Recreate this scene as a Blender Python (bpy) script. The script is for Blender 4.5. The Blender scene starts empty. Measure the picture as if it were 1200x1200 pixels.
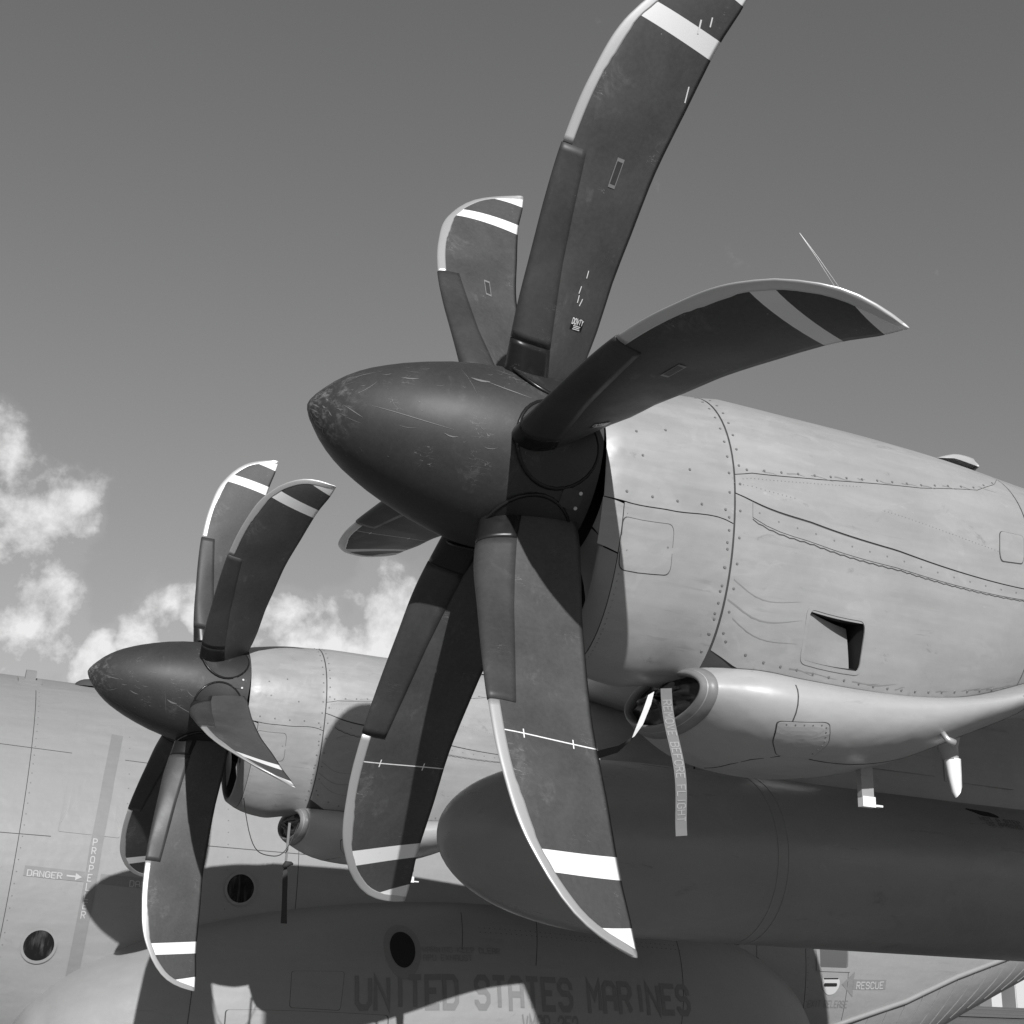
import bpy, math, random
import numpy as np
from mathutils import Matrix, Vector

random.seed(7)
rng = np.random.default_rng(7)
R = math.radians
SC = bpy.context.scene
COL = SC.collection
GZ = 3.70                      # height of the near propeller hub above the apron

# ------------------------------------------------------------------ camera
CAM = (-2.17699, -4.35976, -1.93651 + GZ)
YAW, PITCH, ROLL, FOCAL = R(25.12423), R(19.90686), R(2.443586), 1.520776
fw = Vector((math.sin(YAW) * math.cos(PITCH), math.cos(YAW) * math.cos(PITCH), math.sin(PITCH)))
rt = Vector((math.cos(YAW), -math.sin(YAW), 0))
up = rt.cross(fw)
rt, up = math.cos(ROLL) * rt + math.sin(ROLL) * up, -math.sin(ROLL) * rt + math.cos(ROLL) * up
cd = bpy.data.cameras.new('camera')
cam = bpy.data.objects.new('camera', cd)
COL.objects.link(cam)
cd.sensor_width = 36
cd.lens = FOCAL * 1000 / 1200 * 36
cd.clip_start = 0.05
cd.clip_end = 20000
m = Matrix.Identity(4)
for i in range(3):
    m[i][0], m[i][1], m[i][2], m[i][3] = rt[i], up[i], -fw[i], CAM[i]
cam.matrix_world = m
SC.camera = cam

# ------------------------------------------------------------------ light and sky
SUN = Vector((-0.604, -2.83, 1.42)).normalized()
SUN_EL = math.asin(SUN.z)
SUN_AZ = math.atan2(SUN.x, SUN.y)            # clockwise from +Y
world = bpy.data.worlds.new('World')
SC.world = world
world.use_nodes = True
SC.view_settings.view_transform = 'Standard'
SC.view_settings.look = 'None'
SC.view_settings.exposure = 0.0
SC.view_settings.gamma = 1.0
SC.view_settings.use_curve_mapping = False
sd = bpy.data.lights.new('sun', 'SUN')
sd.energy = 4.7
sd.angle = R(0.53)
sd.color = (1, 1, 1)
sun = bpy.data.objects.new('sun', sd)
COL.objects.link(sun)
sun.rotation_euler = (-SUN).to_track_quat('-Z', 'Y').to_euler()
sun.location = (-5, -25, 20)
SKY_STRENGTH = 0.058


class NG:
    """tiny node-graph helper"""
    def __init__(s, tree):
        s.t = tree
        s.n = tree.nodes
        s.l = tree.links

    def node(s, kind, **kw):
        nd = s.n.new(kind)
        for k, v in kw.items():
            setattr(nd, k, v)
        return nd

    def put(s, sock, v):
        if isinstance(v, bpy.types.NodeSocket):
            s.l.new(v, sock)
        elif v is not None:
            try:
                sock.default_value = v
            except Exception:
                sock.default_value = (v, v, v, 1) if isinstance(v, (int, float)) else tuple(v)

    def math(s, op, a, b=None, c=None, clamp=False):
        nd = s.node('ShaderNodeMath', operation=op)
        nd.use_clamp = clamp
        s.put(nd.inputs[0], a)
        if b is not None:
            s.put(nd.inputs[1], b)
        if c is not None:
            s.put(nd.inputs[2], c)
        return nd.outputs[0]

    def step(s, x, lo, hi, a=0.0, b=1.0, smooth=True):
        nd = s.node('ShaderNodeMapRange')
        nd.interpolation_type = 'SMOOTHSTEP' if smooth else 'LINEAR'
        s.put(nd.inputs[0], x)
        for i, v in enumerate((lo, hi, a, b)):
            s.put(nd.inputs[1 + i], v)
        return nd.outputs[0]

    def noise(s, vec, scale, detail=4, rough=.55, dist=0.0):
        nd = s.node('ShaderNodeTexNoise')
        if vec is not None:
            s.l.new(vec, nd.inputs['Vector'])
        nd.inputs['Scale'].default_value = scale
        nd.inputs['Detail'].default_value = detail
        nd.inputs['Roughness'].default_value = rough
        nd.inputs['Distortion'].default_value = dist
        return nd.outputs[0]

    def mapping(s, vec, scale=(1, 1, 1), rot=(0, 0, 0), loc=(0, 0, 0)):
        nd = s.node('ShaderNodeMapping')
        s.l.new(vec, nd.inputs[0])
        nd.inputs['Location'].default_value = loc
        nd.inputs['Rotation'].default_value = rot
        nd.inputs['Scale'].default_value = scale
        return nd.outputs[0]

    def mix(s, f, a, b):
        nd = s.node('ShaderNodeMix', data_type='FLOAT')
        s.put(nd.inputs[0], f)
        s.put(nd.inputs[2], a)
        s.put(nd.inputs[3], b)
        return nd.outputs[0]

    def grey(s, v):
        nd = s.node('ShaderNodeCombineColor')
        for i in range(3):
            s.put(nd.inputs[i], v)
        return nd.outputs[0]


def pix_dir(u, v):
    """direction of a sky point as azimuth / elevation measured from the site survey"""
    d = fw + rt * (u - 600) / (1000 * FOCAL) - up * (v - 600) / (1000 * FOCAL)
    return d.normalized()


def build_world():
    t = world.node_tree
    t.nodes.clear()
    g = NG(t)
    sky = g.node('ShaderNodeTexSky', sky_type='NISHITA')
    sky.sun_disc = False
    sky.sun_elevation = SUN_EL
    sky.sun_rotation = SUN_AZ
    sky.air_density = 1.0
    sky.dust_density = 0.1
    sky.ozone_density = 1.0
    # black-and-white film: one grey value mixed mostly from the blue and green of the sky
    sc_ = g.node('ShaderNodeSeparateColor')
    g.l.new(sky.outputs[0], sc_.inputs[0])
    base = g.math('ADD', g.math('ADD', g.math('MULTIPLY', sc_.outputs[0], .02), g.math('MULTIPLY', sc_.outputs[1], .08)), g.math('MULTIPLY', sc_.outputs[2], .90))
    tc = g.node('ShaderNodeTexCoord').outputs['Generated']
    sep = g.node('ShaderNodeSeparateXYZ')
    g.l.new(tc, sep.inputs[0])
    # cumulus banks: centre (azimuth, elevation) in degrees, radius in degrees, weight
    warp = g.noise(tc, 9.0, 5, .6)
    nd = g.node('ShaderNodeVectorMath', operation='SCALE')
    wv = g.node('ShaderNodeTexNoise')
    g.l.new(tc, wv.inputs['Vector'])
    wv.inputs['Scale'].default_value = 11.0
    wv.inputs['Detail'].default_value = 4.0
    sub = g.node('ShaderNodeVectorMath', operation='SUBTRACT')
    g.l.new(wv.outputs['Color'], sub.inputs[0])
    sub.inputs[1].default_value = (.5, .5, .5)
    g.l.new(sub.outputs[0], nd.inputs[0])
    nd.inputs['Scale'].default_value = 0.13
    add = g.node('ShaderNodeVectorMath', operation='ADD')
    g.l.new(tc, add.inputs[0])
    g.l.new(nd.outputs[0], add.inputs[1])
    wdir = add.outputs[0]
    total = None
    for az, el, rad, wgt in CLOUDS:
        d = (math.sin(R(az)) * math.cos(R(el)), math.cos(R(az)) * math.cos(R(el)), math.sin(R(el)))
        dt = g.node('ShaderNodeVectorMath', operation='DISTANCE')
        g.l.new(wdir, dt.inputs[0])
        dt.inputs[1].default_value = d
        b = g.step(dt.outputs['Value'], R(rad) * 1.3, R(rad) * .3, 0.0, wgt)
        total = b if total is None else g.math('MAXIMUM', total, b)
    # a general low bank of cumulus all round the horizon
    ring = g.math('MULTIPLY', g.step(sep.outputs[2], .20, .05), .34)
    big = g.noise(tc, 3.2, 3, .5)
    ring = g.math('MULTIPLY', ring, g.step(big, .42, .62))
    total = g.math('MAXIMUM', total, ring)
    n1 = g.noise(tc, 19.0, 12, .60, .1)
    dens = g.math('ADD', total, g.math('MULTIPLY', g.math('SUBTRACT', n1, .5), 1.2))
    cov = g.step(dens, .22, .52)
    # billows: light comes from the sun side, so compare with the density a little towards it
    off = g.node('ShaderNodeVectorMath', operation='ADD')
    g.l.new(tc, off.inputs[0])
    off.inputs[1].default_value = (-.010, 0, .018)
    n2 = g.noise(off.outputs[0], 19.0, 12, .60, .1)
    lit = g.math('SUBTRACT', n1, n2)
    core = g.step(dens, .30, 1.0)
    bright = g.math('ADD', g.math('MULTIPLY', core, .50), g.math('MULTIPLY', lit, 1.15))
    bright = g.math('ADD', bright, .25)
    skyv = g.math('MULTIPLY', base, SKY_STRENGTH)
    bright = g.math('MINIMUM', g.math('MAXIMUM', bright, g.math('ADD', skyv, .03)), .84)
    val = g.mix(cov, skyv, bright)
    bg = g.node('ShaderNodeBackground')
    g.l.new(g.grey(val), bg.inputs[0])
    bg.inputs[1].default_value = 1.0
    out = g.node('ShaderNodeOutputWorld')
    g.l.new(bg.outputs[0], out.inputs[0])


# cumulus seen from the apron: azimuth, elevation, radius in degrees, weight
CLOUDS = [(1.2, 17.4, 4.8, .80), (4.2, 16.9, 3.4, .80), (1.6, 19.8, 2.6, .66), (3.8, 14.6, 3.2, .72), (1.6, 12.4, 4.2, .72), (4.9, 12.8, 2.4, .62),
          (4.9, 22.0, 1.5, .33), (7.7, 16.8, 1.5, .38), (5.9, 19.6, 1.2, .30), (10.0, 13.9, 2.2, .42), (11.6, 13.4, 2.2, .50), (7.0, 11.8, 1.9, .95), (9.3, 12.3, 1.8, .80),
          (14.4, 14.4, 2.8, 1.0), (17.2, 13.0, 3.2, 1.0), (19.8, 15.2, 2.8, 1.0), (20.6, 13.4, 3.2, 1.0), (17.0, 15.4, 1.6, .5),
          (-8, 16, 7, .8), (-25, 18, 8, .75), (-40, 12, 7, .8), (75, 10, 6, .8), (95, 13, 8, .8), (140, 12, 9, .8), (-100, 14, 9, .75)]
build_world()

# ------------------------------------------------------------------ materials
MATS = {}


def mat(name, base, rough=.5, metal=0.0, build=None, spec=.5):
    if name in MATS:
        return MATS[name]
    mm = bpy.data.materials.new(name)
    mm.use_nodes = True
    t = mm.node_tree
    g = NG(t)
    p = t.nodes['Principled BSDF']
    p.inputs['Base Color'].default_value = (base, base, base, 1)
    p.inputs['Roughness'].default_value = rough
    p.inputs['Metallic'].default_value = metal
    p.inputs['Specular IOR Level'].default_value = spec
    if build:
        build(g, p)
    MATS[name] = mm
    return mm


def objcoord(g):
    return g.node('ShaderNodeTexCoord').outputs['Object']


def bump(g, p, h, strength=.2, dist=.01):
    b = g.node('ShaderNodeBump')
    b.inputs['Strength'].default_value = strength
    b.inputs['Distance'].default_value = dist
    g.l.new(h, b.inputs['Height'])
    g.l.new(b.outputs[0], p.inputs['Normal'])


def paint_build(base, dirt=.5, scale=1.0, rough=(.42, .58), streak=1.0, oil=.0):
    """sprayed grey aircraft paint: mottled tone, darker smudges, streaks running aft, faint oil-canning"""
    def f(g, p):
        oc = objcoord(g)
        big = g.noise(g.mapping(oc, (1.2 * scale, 1.2 * scale, 1.6 * scale)), 1.6, 5, .6)
        fine = g.noise(oc, 34 * scale, 4, .6)
        st = g.noise(g.mapping(oc, (.9 * scale, 7 * scale, 9 * scale)), 2.2, 6, .65, .4)
        sm = g.noise(g.mapping(oc, (2.2 * scale, 3 * scale, 4 * scale)), 2.6, 8, .7, .8)
        v = g.math('MULTIPLY_ADD', g.math('SUBTRACT', big, .5), .28 * dirt, 1.0)
        v = g.math('ADD', v, g.math('MULTIPLY', g.math('SUBTRACT', fine, .5), .07))
        v = g.math('ADD', v, g.math('MULTIPLY', g.math('SUBTRACT', st, .5), .26 * streak))
        sp = g.step(sm, .61, .74, 0, .20 * dirt)
        v = g.math('SUBTRACT', v, sp)
        lt = g.step(sm, .36, .27, 0, .12 * dirt)
        v = g.math('ADD', v, lt)
        # short rubbed streaks running aft from fasteners and joints
        sk = g.noise(g.mapping(oc, (1.6 * scale, 26 * scale, 30 * scale)), 1.0, 4, .6, .2)
        gate = g.step(g.noise(oc, 1.9 * scale, 3, .6), .50, .66)
        v = g.math('SUBTRACT', v, g.math('MULTIPLY', g.math('MULTIPLY', g.step(sk, .60, .72), gate), .16 * streak))
        pale = g.step(g.noise(g.mapping(oc, (1.1 * scale, 2.2 * scale, 2.6 * scale), (0, .2, 0), (3, 1, 7)), 1.7, 7, .62, 1.2), .56, .60, 0, .035 * dirt)
        v = g.math('ADD', v, pale)
        v = g.math('MULTIPLY', v, base)
        g.l.new(g.grey(v), p.inputs['Base Color'])
        g.l.new(g.step(st, .3, .7, rough[0], rough[1]), p.inputs['Roughness'])
        oilc = g.noise(g.mapping(oc, (3, 3, 3.5)), 2.0, 2, .5)
        bump(g, p, g.math('ADD', g.math('MULTIPLY', oilc, 1.0), g.math('MULTIPLY', fine, .03)), .34, .02)
    return f


def dark_build(base, scratch=1.0, rough=(.35, .55)):
    """dark propeller paint with small chips, streaky rubs and scratches"""
    def f(g, p):
        oc = objcoord(g)
        big = g.noise(oc, 3.0, 6, .65, .5)
        fine = g.noise(oc, 60, 4, .6)
        v = g.math('MULTIPLY_ADD', g.math('SUBTRACT', big, .5), .9, 1.0)
        v = g.math('ADD', v, g.math('MULTIPLY', g.math('SUBTRACT', fine, .5), .5))
        v = g.math('MULTIPLY', v, base)
        rub = g.step(g.noise(g.mapping(oc, (3, 2, 2)), 3.1, 9, .72, .6), .55, .80, 0, .042 * scratch)
        v = g.math('ADD', v, rub)
        # fine scratches: thin cells of stretched noise
        sc = g.noise(g.mapping(oc, (3, 16, 26), (.3, .5, .2)), 3.0, 2, .5)
        thin = g.step(g.math('ABSOLUTE', g.math('SUBTRACT', sc, .5)), .006, .0, 0, 1)
        gate = g.step(g.noise(oc, 6.5, 2, .5), .60, .68)
        v = g.math('ADD', v, g.math('MULTIPLY', g.math('MULTIPLY', thin, gate), .16 * scratch))
        chips = g.step(g.noise(oc, 85, 2, .6), .76, .80, 0, .14 * scratch)
        v = g.math('ADD', v, g.math('MULTIPLY', chips, g.step(g.noise(oc, 4.2, 2, .5), .5, .62)))
        v = g.math('MAXIMUM', v, .006)
        g.l.new(g.grey(v), p.inputs['Base Color'])
        g.l.new(g.step(big, .3, .7, rough[0], rough[1]), p.inputs['Roughness'])
        bump(g, p, fine, .05, .003)
    return f


def blade_build(lined):
    """blade paint; UV holds real metres: u = chordwise x + 1, v = radius"""
    def f(g, p):
        dark_build(.066, 1.4, (.46, .62))(g, p)
        dark = p.inputs['Base Color'].links[0].from_socket
        uv = g.node('ShaderNodeUVMap', uv_map='metres').outputs[0]
        s = g.node('ShaderNodeSeparateXYZ')
        g.l.new(uv, s.inputs[0])
        x = g.math('SUBTRACT', s.outputs[0], 1.0)
        r = s.outputs[1]
        q = g.math('MULTIPLY_ADD', x, .175, r)
        band = g.math('MULTIPLY', g.math('GREATER_THAN', q, 1.716), g.math('LESS_THAN', q, 1.791))
        q2 = g.math('MULTIPLY_ADD', x, .27, r)
        w = g.math('MAXIMUM', band, g.math('GREATER_THAN', q2, 1.949))
        oc = objcoord(g)
        if lined:
            q3 = g.math('MULTIPLY_ADD', x, .055, r)
            ln = g.math('LESS_THAN', g.math('ABSOLUTE', g.math('SUBTRACT', q3, 1.3325)), .0022)
            ok = g.math('LESS_THAN', g.math('ABSOLUTE', g.math('SUBTRACT', q3, 1.3325)), .017)
            for tx in (-.262, -.068):
                tk = g.math('LESS_THAN', g.math('ABSOLUTE', g.math('SUBTRACT', x, tx)), .0022)
                ln = g.math('MAXIMUM', ln, g.math('MULTIPLY', tk, ok))
            ln = g.math('MULTIPLY', ln, g.step(g.noise(oc, 40, 3, .6), .3, .42, .35, 1))
            w = g.math('MAXIMUM', w, ln)
        worn = g.step(g.noise(oc, 22, 6, .7), .26, .36, .8, 1.0)
        wv = g.math('MULTIPLY', worn, .80)
        nd = g.node('ShaderNodeMix', data_type='RGBA')
        g.l.new(w, nd.inputs[0])
        g.l.new(dark, nd.inputs[6])
        g.l.new(g.grey(wv), nd.inputs[7])
        g.l.new(nd.outputs[2], p.inputs['Base Color'])
    return f


M_PAINT = mat('light grey aircraft paint', .29, .5, build=paint_build(.30, 1.7, 1.0, (.34, .50)))
M_FUS = mat('fuselage grey paint', .26, .5, build=paint_build(.26, .7, .45, (.5, .65), .7))
M_TANK = mat('tank grey paint', .24, .5, build=paint_build(.22, 1.3, .6, (.27, .40), .4))
M_SCOOP = mat('bare polished grey scoop skin', .37, .34, build=paint_build(.37, .9, 1.0, (.33, .44), .8))
M_STAIN = mat('thin oily stain', .20, .4, build=paint_build(.21, 1.5, 2.0, (.3, .5), 1.0))
M_LIP = mat('dull dark lip metal', .2, .45, build=paint_build(.20, .8, 1.5, (.35, .5), .5))
M_GAP = mat('dark joint sealant', .05, .8)
M_RIVET = mat('fastener metal', .16, .4)
M_SPIN = mat('charcoal spinner paint', .018, .46, build=dark_build(.018, 1.3, (.46, .56)), spec=.6)


def spinner_build(g, p):
    dark_build(.034, 1.4, (.50, .60))(g, p)
    dark = p.inputs['Base Color'].links[0].from_socket
    oc = objcoord(g)
    s = g.node('ShaderNodeSeparateXYZ')
    g.l.new(oc, s.inputs[0])
    tip = g.step(s.outputs[0], -.80, -1.0, 0, 1)
    nz = g.noise(oc, 26, 6, .7)
    nz2 = g.noise(g.mapping(oc, (4, 22, 22)), 2.0, 5, .7)
    w = g.math('MULTIPLY', g.step(g.math('ADD', g.math('MULTIPLY', nz, .6), g.math('MULTIPLY', nz2, .4)), .47, .66), tip)
    nd = g.node('ShaderNodeMix', data_type='RGBA')
    g.l.new(g.math('MULTIPLY', w, .8), nd.inputs[0])
    g.l.new(dark, nd.inputs[6])
    nd.inputs[7].default_value = (.22, .22, .22, 1)
    g.l.new(nd.outputs[2], p.inputs['Base Color'])


M_SPINNER = mat('worn spinner paint', .02, .46, build=spinner_build, spec=.42)
M_BLADE = mat('blade paint with bands', .075, .5, build=blade_build(False), spec=.3)
M_BLADEL = mat('blade paint with bands and line', .075, .5, build=blade_build(True), spec=.3)
M_BOOT = mat('rubber boot', .045, .42, build=dark_build(.045, .7, (.42, .54)), spec=.35)
M_CUFF = mat('black glossy root cuff', .014, .25, build=dark_build(.014, .6, (.2, .35)), spec=.3)
M_NICKEL = mat('nickel erosion strip', .60, .38, .55)
M_BLACK = mat('black interior', .008, .8)
M_WHITE = mat('white paint', .78, .5)
M_LETTER = mat('dark grey stencil paint', .14, .6, build=paint_build(.175, .6, 1.2, (.55, .7), .4))
M_LETTERD = mat('charcoal stencil paint', .1, .6)
M_STRIPE = mat('medium grey warning stripe paint', .20, .55, build=paint_build(.205, .5, 1.0, (.5, .65), .5))
M_LETTERL = mat('light grey stencil paint', .42, .55)
M_COVERP = mat('scuffed cover plate paint', .06, .5, build=dark_build(.06, 2.0, (.45, .6)), spec=.2)


def glass_build(g, p):
    oc = objcoord(g)
    n = g.noise(g.mapping(oc, (9, 9, .8)), 2.0, 4, .6)
    g.l.new(g.grey(g.step(n, .45, .72, .008, .075)), p.inputs['Base Color'])


M_GLASS = mat('dark window glass', .02, .10, build=glass_build)
M_PANE = mat('glass with painted reflection', .10, .3)  # lighter grey base colour stands in for the reflection in the exit glass
M_STREAM = mat('faded grey streamer cloth', .17, .8)
M_STRLET = mat('faded streamer print', .30, .8)
M_STRAPW = mat('pale webbing', .62, .7)
M_STRAPB = mat('dark webbing', .03, .8)
M_COVER = mat('dark vinyl cover', .018, .35)
M_CORD = mat('thin dark cord', .03, .6)
M_MASTTIP = mat('white mast tip', .8, .35)


def ground_build(base, kind):
    def f(g, p):
        oc = objcoord(g)
        if kind == 'grass':
            a = g.noise(g.mapping(oc, (.02, .02, 1)), 1.0, 8, .7)
            b = g.noise(g.mapping(oc, (.6, .6, 1)), 3, 6, .7)
            v = g.math('ADD', g.math('MULTIPLY', a, .6), g.math('MULTIPLY', b, .4))
            v = g.step(v, .35, .65, base * .6, base * 1.5)
        else:
            a = g.noise(oc, .35, 7, .65)
            b = g.noise(oc, 14, 5, .6)
            v = g.math('ADD', g.math('MULTIPLY', a, .6), g.math('MULTIPLY', b, .4))
            v = g.step(v, .3, .7, base * .8, base * 1.15)
            s = g.node('ShaderNodeSeparateXYZ')
            g.l.new(oc, s.inputs[0])
        g.l.new(g.grey(v), p.inputs['Base Color'])
    return f


M_APRON = mat('tarmac apron', .17, .85, build=ground_build(.17, 'apron'))
M_GRASS = mat('mown grass', .12, .95, build=ground_build(.14, 'grass'))
M_HANGAR = mat('pale metal cladding', .5, .5)
M_HANGARD = mat('dark grey cladding', .16, .6)  # dark grey of the roofs and the flat walled building

# ------------------------------------------------------------------ object helpers


def world_of(o):
    mw = o.matrix_basis.copy()
    while o.parent:
        o = o.parent
        mw = o.matrix_basis @ mw
    return mw


def mesh(name, V, F, mats, smooth=True, uv=None, fmat=None):
    me = bpy.data.meshes.new(name)
    me.from_pydata([tuple(map(float, v)) for v in V], [], [tuple(int(i) for i in f) for f in F])
    if not isinstance(mats, (list, tuple)):
        mats = [mats]
    for k in mats:
        me.materials.append(k)
    if smooth:
        me.polygons.foreach_set('use_smooth', [True] * len(me.polygons))
    if fmat is not None:
        me.polygons.foreach_set('material_index', [int(k) for k in fmat])
    if uv is not None:
        lay = me.uv_layers.new(name='metres')
        li = np.empty(len(me.loops), dtype=np.int32)
        me.loops.foreach_get('vertex_index', li)
        lay.data.foreach_set('uv', np.asarray(uv, dtype=np.float32)[li].ravel())
    me.update()
    return me


def link(name, me, parent=None, mw=None, kind=None):
    """link a mesh (given in world metres unless mw is passed) under a parent"""
    o = bpy.data.objects.new(name, me)
    COL.objects.link(o)
    mw = mw if mw is not None else Matrix.Identity(4)
    if parent is not None:
        o.parent = parent
        mw = world_of(parent).inverted() @ mw
    o.matrix_basis = mw
    if kind:
        o['kind'] = kind
    return o


def part(name, V, F, mats, parent, smooth=True, kind=None, mw=None, **kw):
    return link(name, mesh(name, V, F, mats, smooth, **kw), parent, mw, kind)


def tag(o, label, cat, group=None):
    o['label'] = label
    o['category'] = cat
    if group:
        o['group'] = group
    return o


def grid_faces(nu, nv, closed_v=False, base=0, skip=None):
    F = []
    for i in range(nu - 1):
        for j in range(nv if closed_v else nv - 1):
            if skip and skip(i, j):
                continue
            j2 = (j + 1) % nv
            F.append((base + i * nv + j, base + (i + 1) * nv + j, base + (i + 1) * nv + j2, base + i * nv + j2))
    return F


class MB:
    """collects geometry for one mesh"""
    def __init__(s):
        s.V = []
        s.F = []

    def add(s, V, F):
        b = len(s.V)
        s.V += [tuple(v) for v in V]
        s.F += [tuple(i + b for i in f) for f in F]
        return s

    def box(s, c, d, rot=None):
        V = []
        for a in (-1, 1):
            for b in (-1, 1):
                for e in (-1, 1):
                    v = Vector((a * d[0] / 2, b * d[1] / 2, e * d[2] / 2))
                    if rot is not None:
                        v = rot @ v
                    V.append(tuple(v + Vector(c)))
        return s.add(V, [(0, 1, 3, 2), (4, 6, 7, 5), (0, 4, 5, 1), (2, 3, 7, 6), (0, 2, 6, 4), (1, 5, 7, 3)])

    def tube(s, pts, rad, n=8, cap=True):
        pts = [np.array(p, float) for p in pts]
        rads = rad if hasattr(rad, '__len__') else [rad] * len(pts)
        ref = np.array([.31, .52, .8])
        V = []
        for i, p in enumerate(pts):
            t = pts[min(i + 1, len(pts) - 1)] - pts[max(i - 1, 0)]
            t = t / (np.linalg.norm(t) + 1e-12)
            a = np.cross(t, ref)
            a /= np.linalg.norm(a) + 1e-12
            b = np.cross(t, a)
            for k in range(n):
                q = 2 * math.pi * k / n
                V.append(p + rads[i] * (math.cos(q) * a + math.sin(q) * b))
        F = grid_faces(len(pts), n, True)
        if cap:
            F.append(tuple(range(n)))
            F.append(tuple((len(pts) - 1) * n + k for k in reversed(range(n))))
        return s.add(V, F)

    def part(s, name, mats, parent, smooth=False, kind=None, mw=None):
        return part(name, s.V, s.F, mats, parent, smooth, kind, mw)


def hermite(tab, x):
    """smooth interpolation of table rows tab[:,0] -> tab[:,1:]"""
    tab = np.asarray(tab, float)
    X = tab[:, 0]
    Y = tab[:, 1:]
    mm = np.gradient(Y, X, axis=0)
    x = np.atleast_1d(np.asarray(x, float))
    i = np.clip(np.searchsorted(X, x) - 1, 0, len(X) - 2)
    h = (X[i + 1] - X[i])[:, None]
    t = np.clip((x[:, None] - X[i][:, None]) / h, 0, 1)
    return ((2 * t**3 - 3 * t**2 + 1) * Y[i] + (t**3 - 2 * t**2 + t) * h * mm[i]
            + (-2 * t**3 + 3 * t**2) * Y[i + 1] + (t**3 - t**2) * h * mm[i + 1])


# ------------------------------------------------------------------ surfaces (aircraft frame: hub of near propeller at origin)
# egg-section body: x, top z, bottom z, half width, z of greatest width, exponent
def egg(tab, y0=0.0):
    def f(x, th, off=0.0):
        x = np.atleast_1d(np.asarray(x, float))
        th = np.radians(np.atleast_1d(np.asarray(th, float)))
        x, th = np.broadcast_arrays(x, th)
        shp = x.shape
        x = x.ravel()
        th = th.ravel()

        def P(x, th):
            t = hermite(tab, x)
            zt, zb, w, zm, e = t.T
            c, s = np.cos(th), np.sin(th)
            e = np.where(c > 0, np.minimum(e, 2.3), e)
            ce = np.sign(c) * np.abs(c) ** (2 / e)
            se = np.sign(s) * np.abs(s) ** (2 / e)
            return np.stack([x, y0 - w * se, zm + np.where(c > 0, (zt - zm), (zm - zb)) * ce], -1)
        p = P(x, th)
        if off:
            d = 2e-3
            a = P(x + d, th) - P(x - d, th)
            b = P(x, th + d) - P(x, th - d)
            n = np.cross(a, b)
            n /= np.linalg.norm(n, axis=1)[:, None] + 1e-12
            # outward: away from axis
            t = hermite(tab, x)
            cen = np.stack([x, np.full_like(x, y0), t[:, 3]], -1)
            sg = np.sign(((p - cen) * n).sum(1))
            p = p + n * (sg * off)[:, None]
        return p.reshape(shp + (3,))
    return f


NAC = egg([[.06, .375, -.72, .375, -.01, 2], [.10, .388, -.745, .39, -.01, 2], [.2, .41, -.79, .405, -.03, 2], [.35, .435, -.82, .422, -.05, 2],
           [.62, .455, -.82, .44, -.08, 2.05], [.72, .456, -.90, .446, -.09, 2.35], [1.0, .456, -.95, .458, -.10, 2.6], [1.5, .455, -.93, .47, -.11, 2.6],
           [1.9, .442, -.84, .472, -.12, 2.5], [2.4, .40, -.69, .465, -.12, 2.3], [2.9, .36, -.62, .45, -.1, 2.2], [3.8, .34, -.45, .42, -.05, 2.2]])
SCO = egg([[.56, -.745, -.97, .295, -.85, 2.0], [.60, -.735, -.99, .315, -.855, 2.0], [.66, -.72, -1.02, .350, -.86, 2.05], [.75, -.71, -1.056, .40, -.87, 2.1],
           [1.0, -.735, -1.097, .462, -.885, 2.2], [1.25, -.75, -1.090, .495, -.885, 2.2], [1.55, -.755, -1.028, .515, -.85, 2.2],
           [1.9, -.71, -.89, .52, -.775, 2.1], [2.2, -.62, -.772, .51, -.68, 2.1], [2.6, -.48, -.668, .495, -.56, 2.1], [3.2, -.38, -.60, .47, -.46, 2.1]])
FZ = -1.33
FUS = egg([[-8, FZ + 2.0, FZ - 2.05, 2.05, FZ, 2], [-4, FZ + 2.15, FZ - 2.15, 2.15, FZ, 2], [2, FZ + 2.15, FZ - 2.15, 2.15, FZ, 2], [7.5, FZ + 2.15, FZ - 2.12, 2.15, FZ, 2],
           [8.6, FZ + 2.15, FZ - 1.95, 2.15, FZ + .02, 2.05], [9.8, FZ + 2.12, FZ - 1.28, 2.14, FZ + .05, 2.05], [11.2, FZ + 2.05, FZ - .58, 2.08, FZ + .2, 2.05],
           [12.9, FZ + 1.95, FZ + .18, 1.95, FZ + .6, 2.05], [16, FZ + 1.75, FZ + .75, 1.3, FZ + 1.2, 2.2], [19, FZ + 1.6, FZ + 1.3, .3, FZ + 1.45, 2]], 10.0)
# sponson: centre line inside the fuselage skin
SPO = egg([[-.86, -2.62, -3.0, .05, -2.8, 2], [-.78, -2.40, -3.1, .36, -2.75, 2.1], [-.6, -2.16, -3.2, .56, -2.7, 2.2], [-.1, -1.80, -3.4, .78, -2.62, 2.3], [.7, -1.50, -3.5, .93, -2.6, 2.4],
           [1.6, -1.31, -3.5, 1.0, -2.6, 2.5], [2.7, -1.19, -3.5, 1.02, -2.6, 2.5], [4.7, -1.21, -3.5, 1.02, -2.6, 2.5], [6.0, -1.30, -3.5, .97, -2.6, 2.4],
           [6.8, -1.55, -3.4, .75, -2.6, 2.3], [7.4, -2.0, -3.2, .42, -2.65, 2.1], [7.7, -2.5, -2.9, .05, -2.7, 2]], 8.2)
OFFZ = np.array([0, 0, GZ])


def up_(P):
    return np.asarray(P, float) + OFFZ


#SURF_END

def normal_at(f, x, th):
    a = f(x, th, .01)
    b = f(x, th, 0.0)
    n = (a - b)
    return n / (np.linalg.norm(n, axis=-1)[..., None] + 1e-12)


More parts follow.
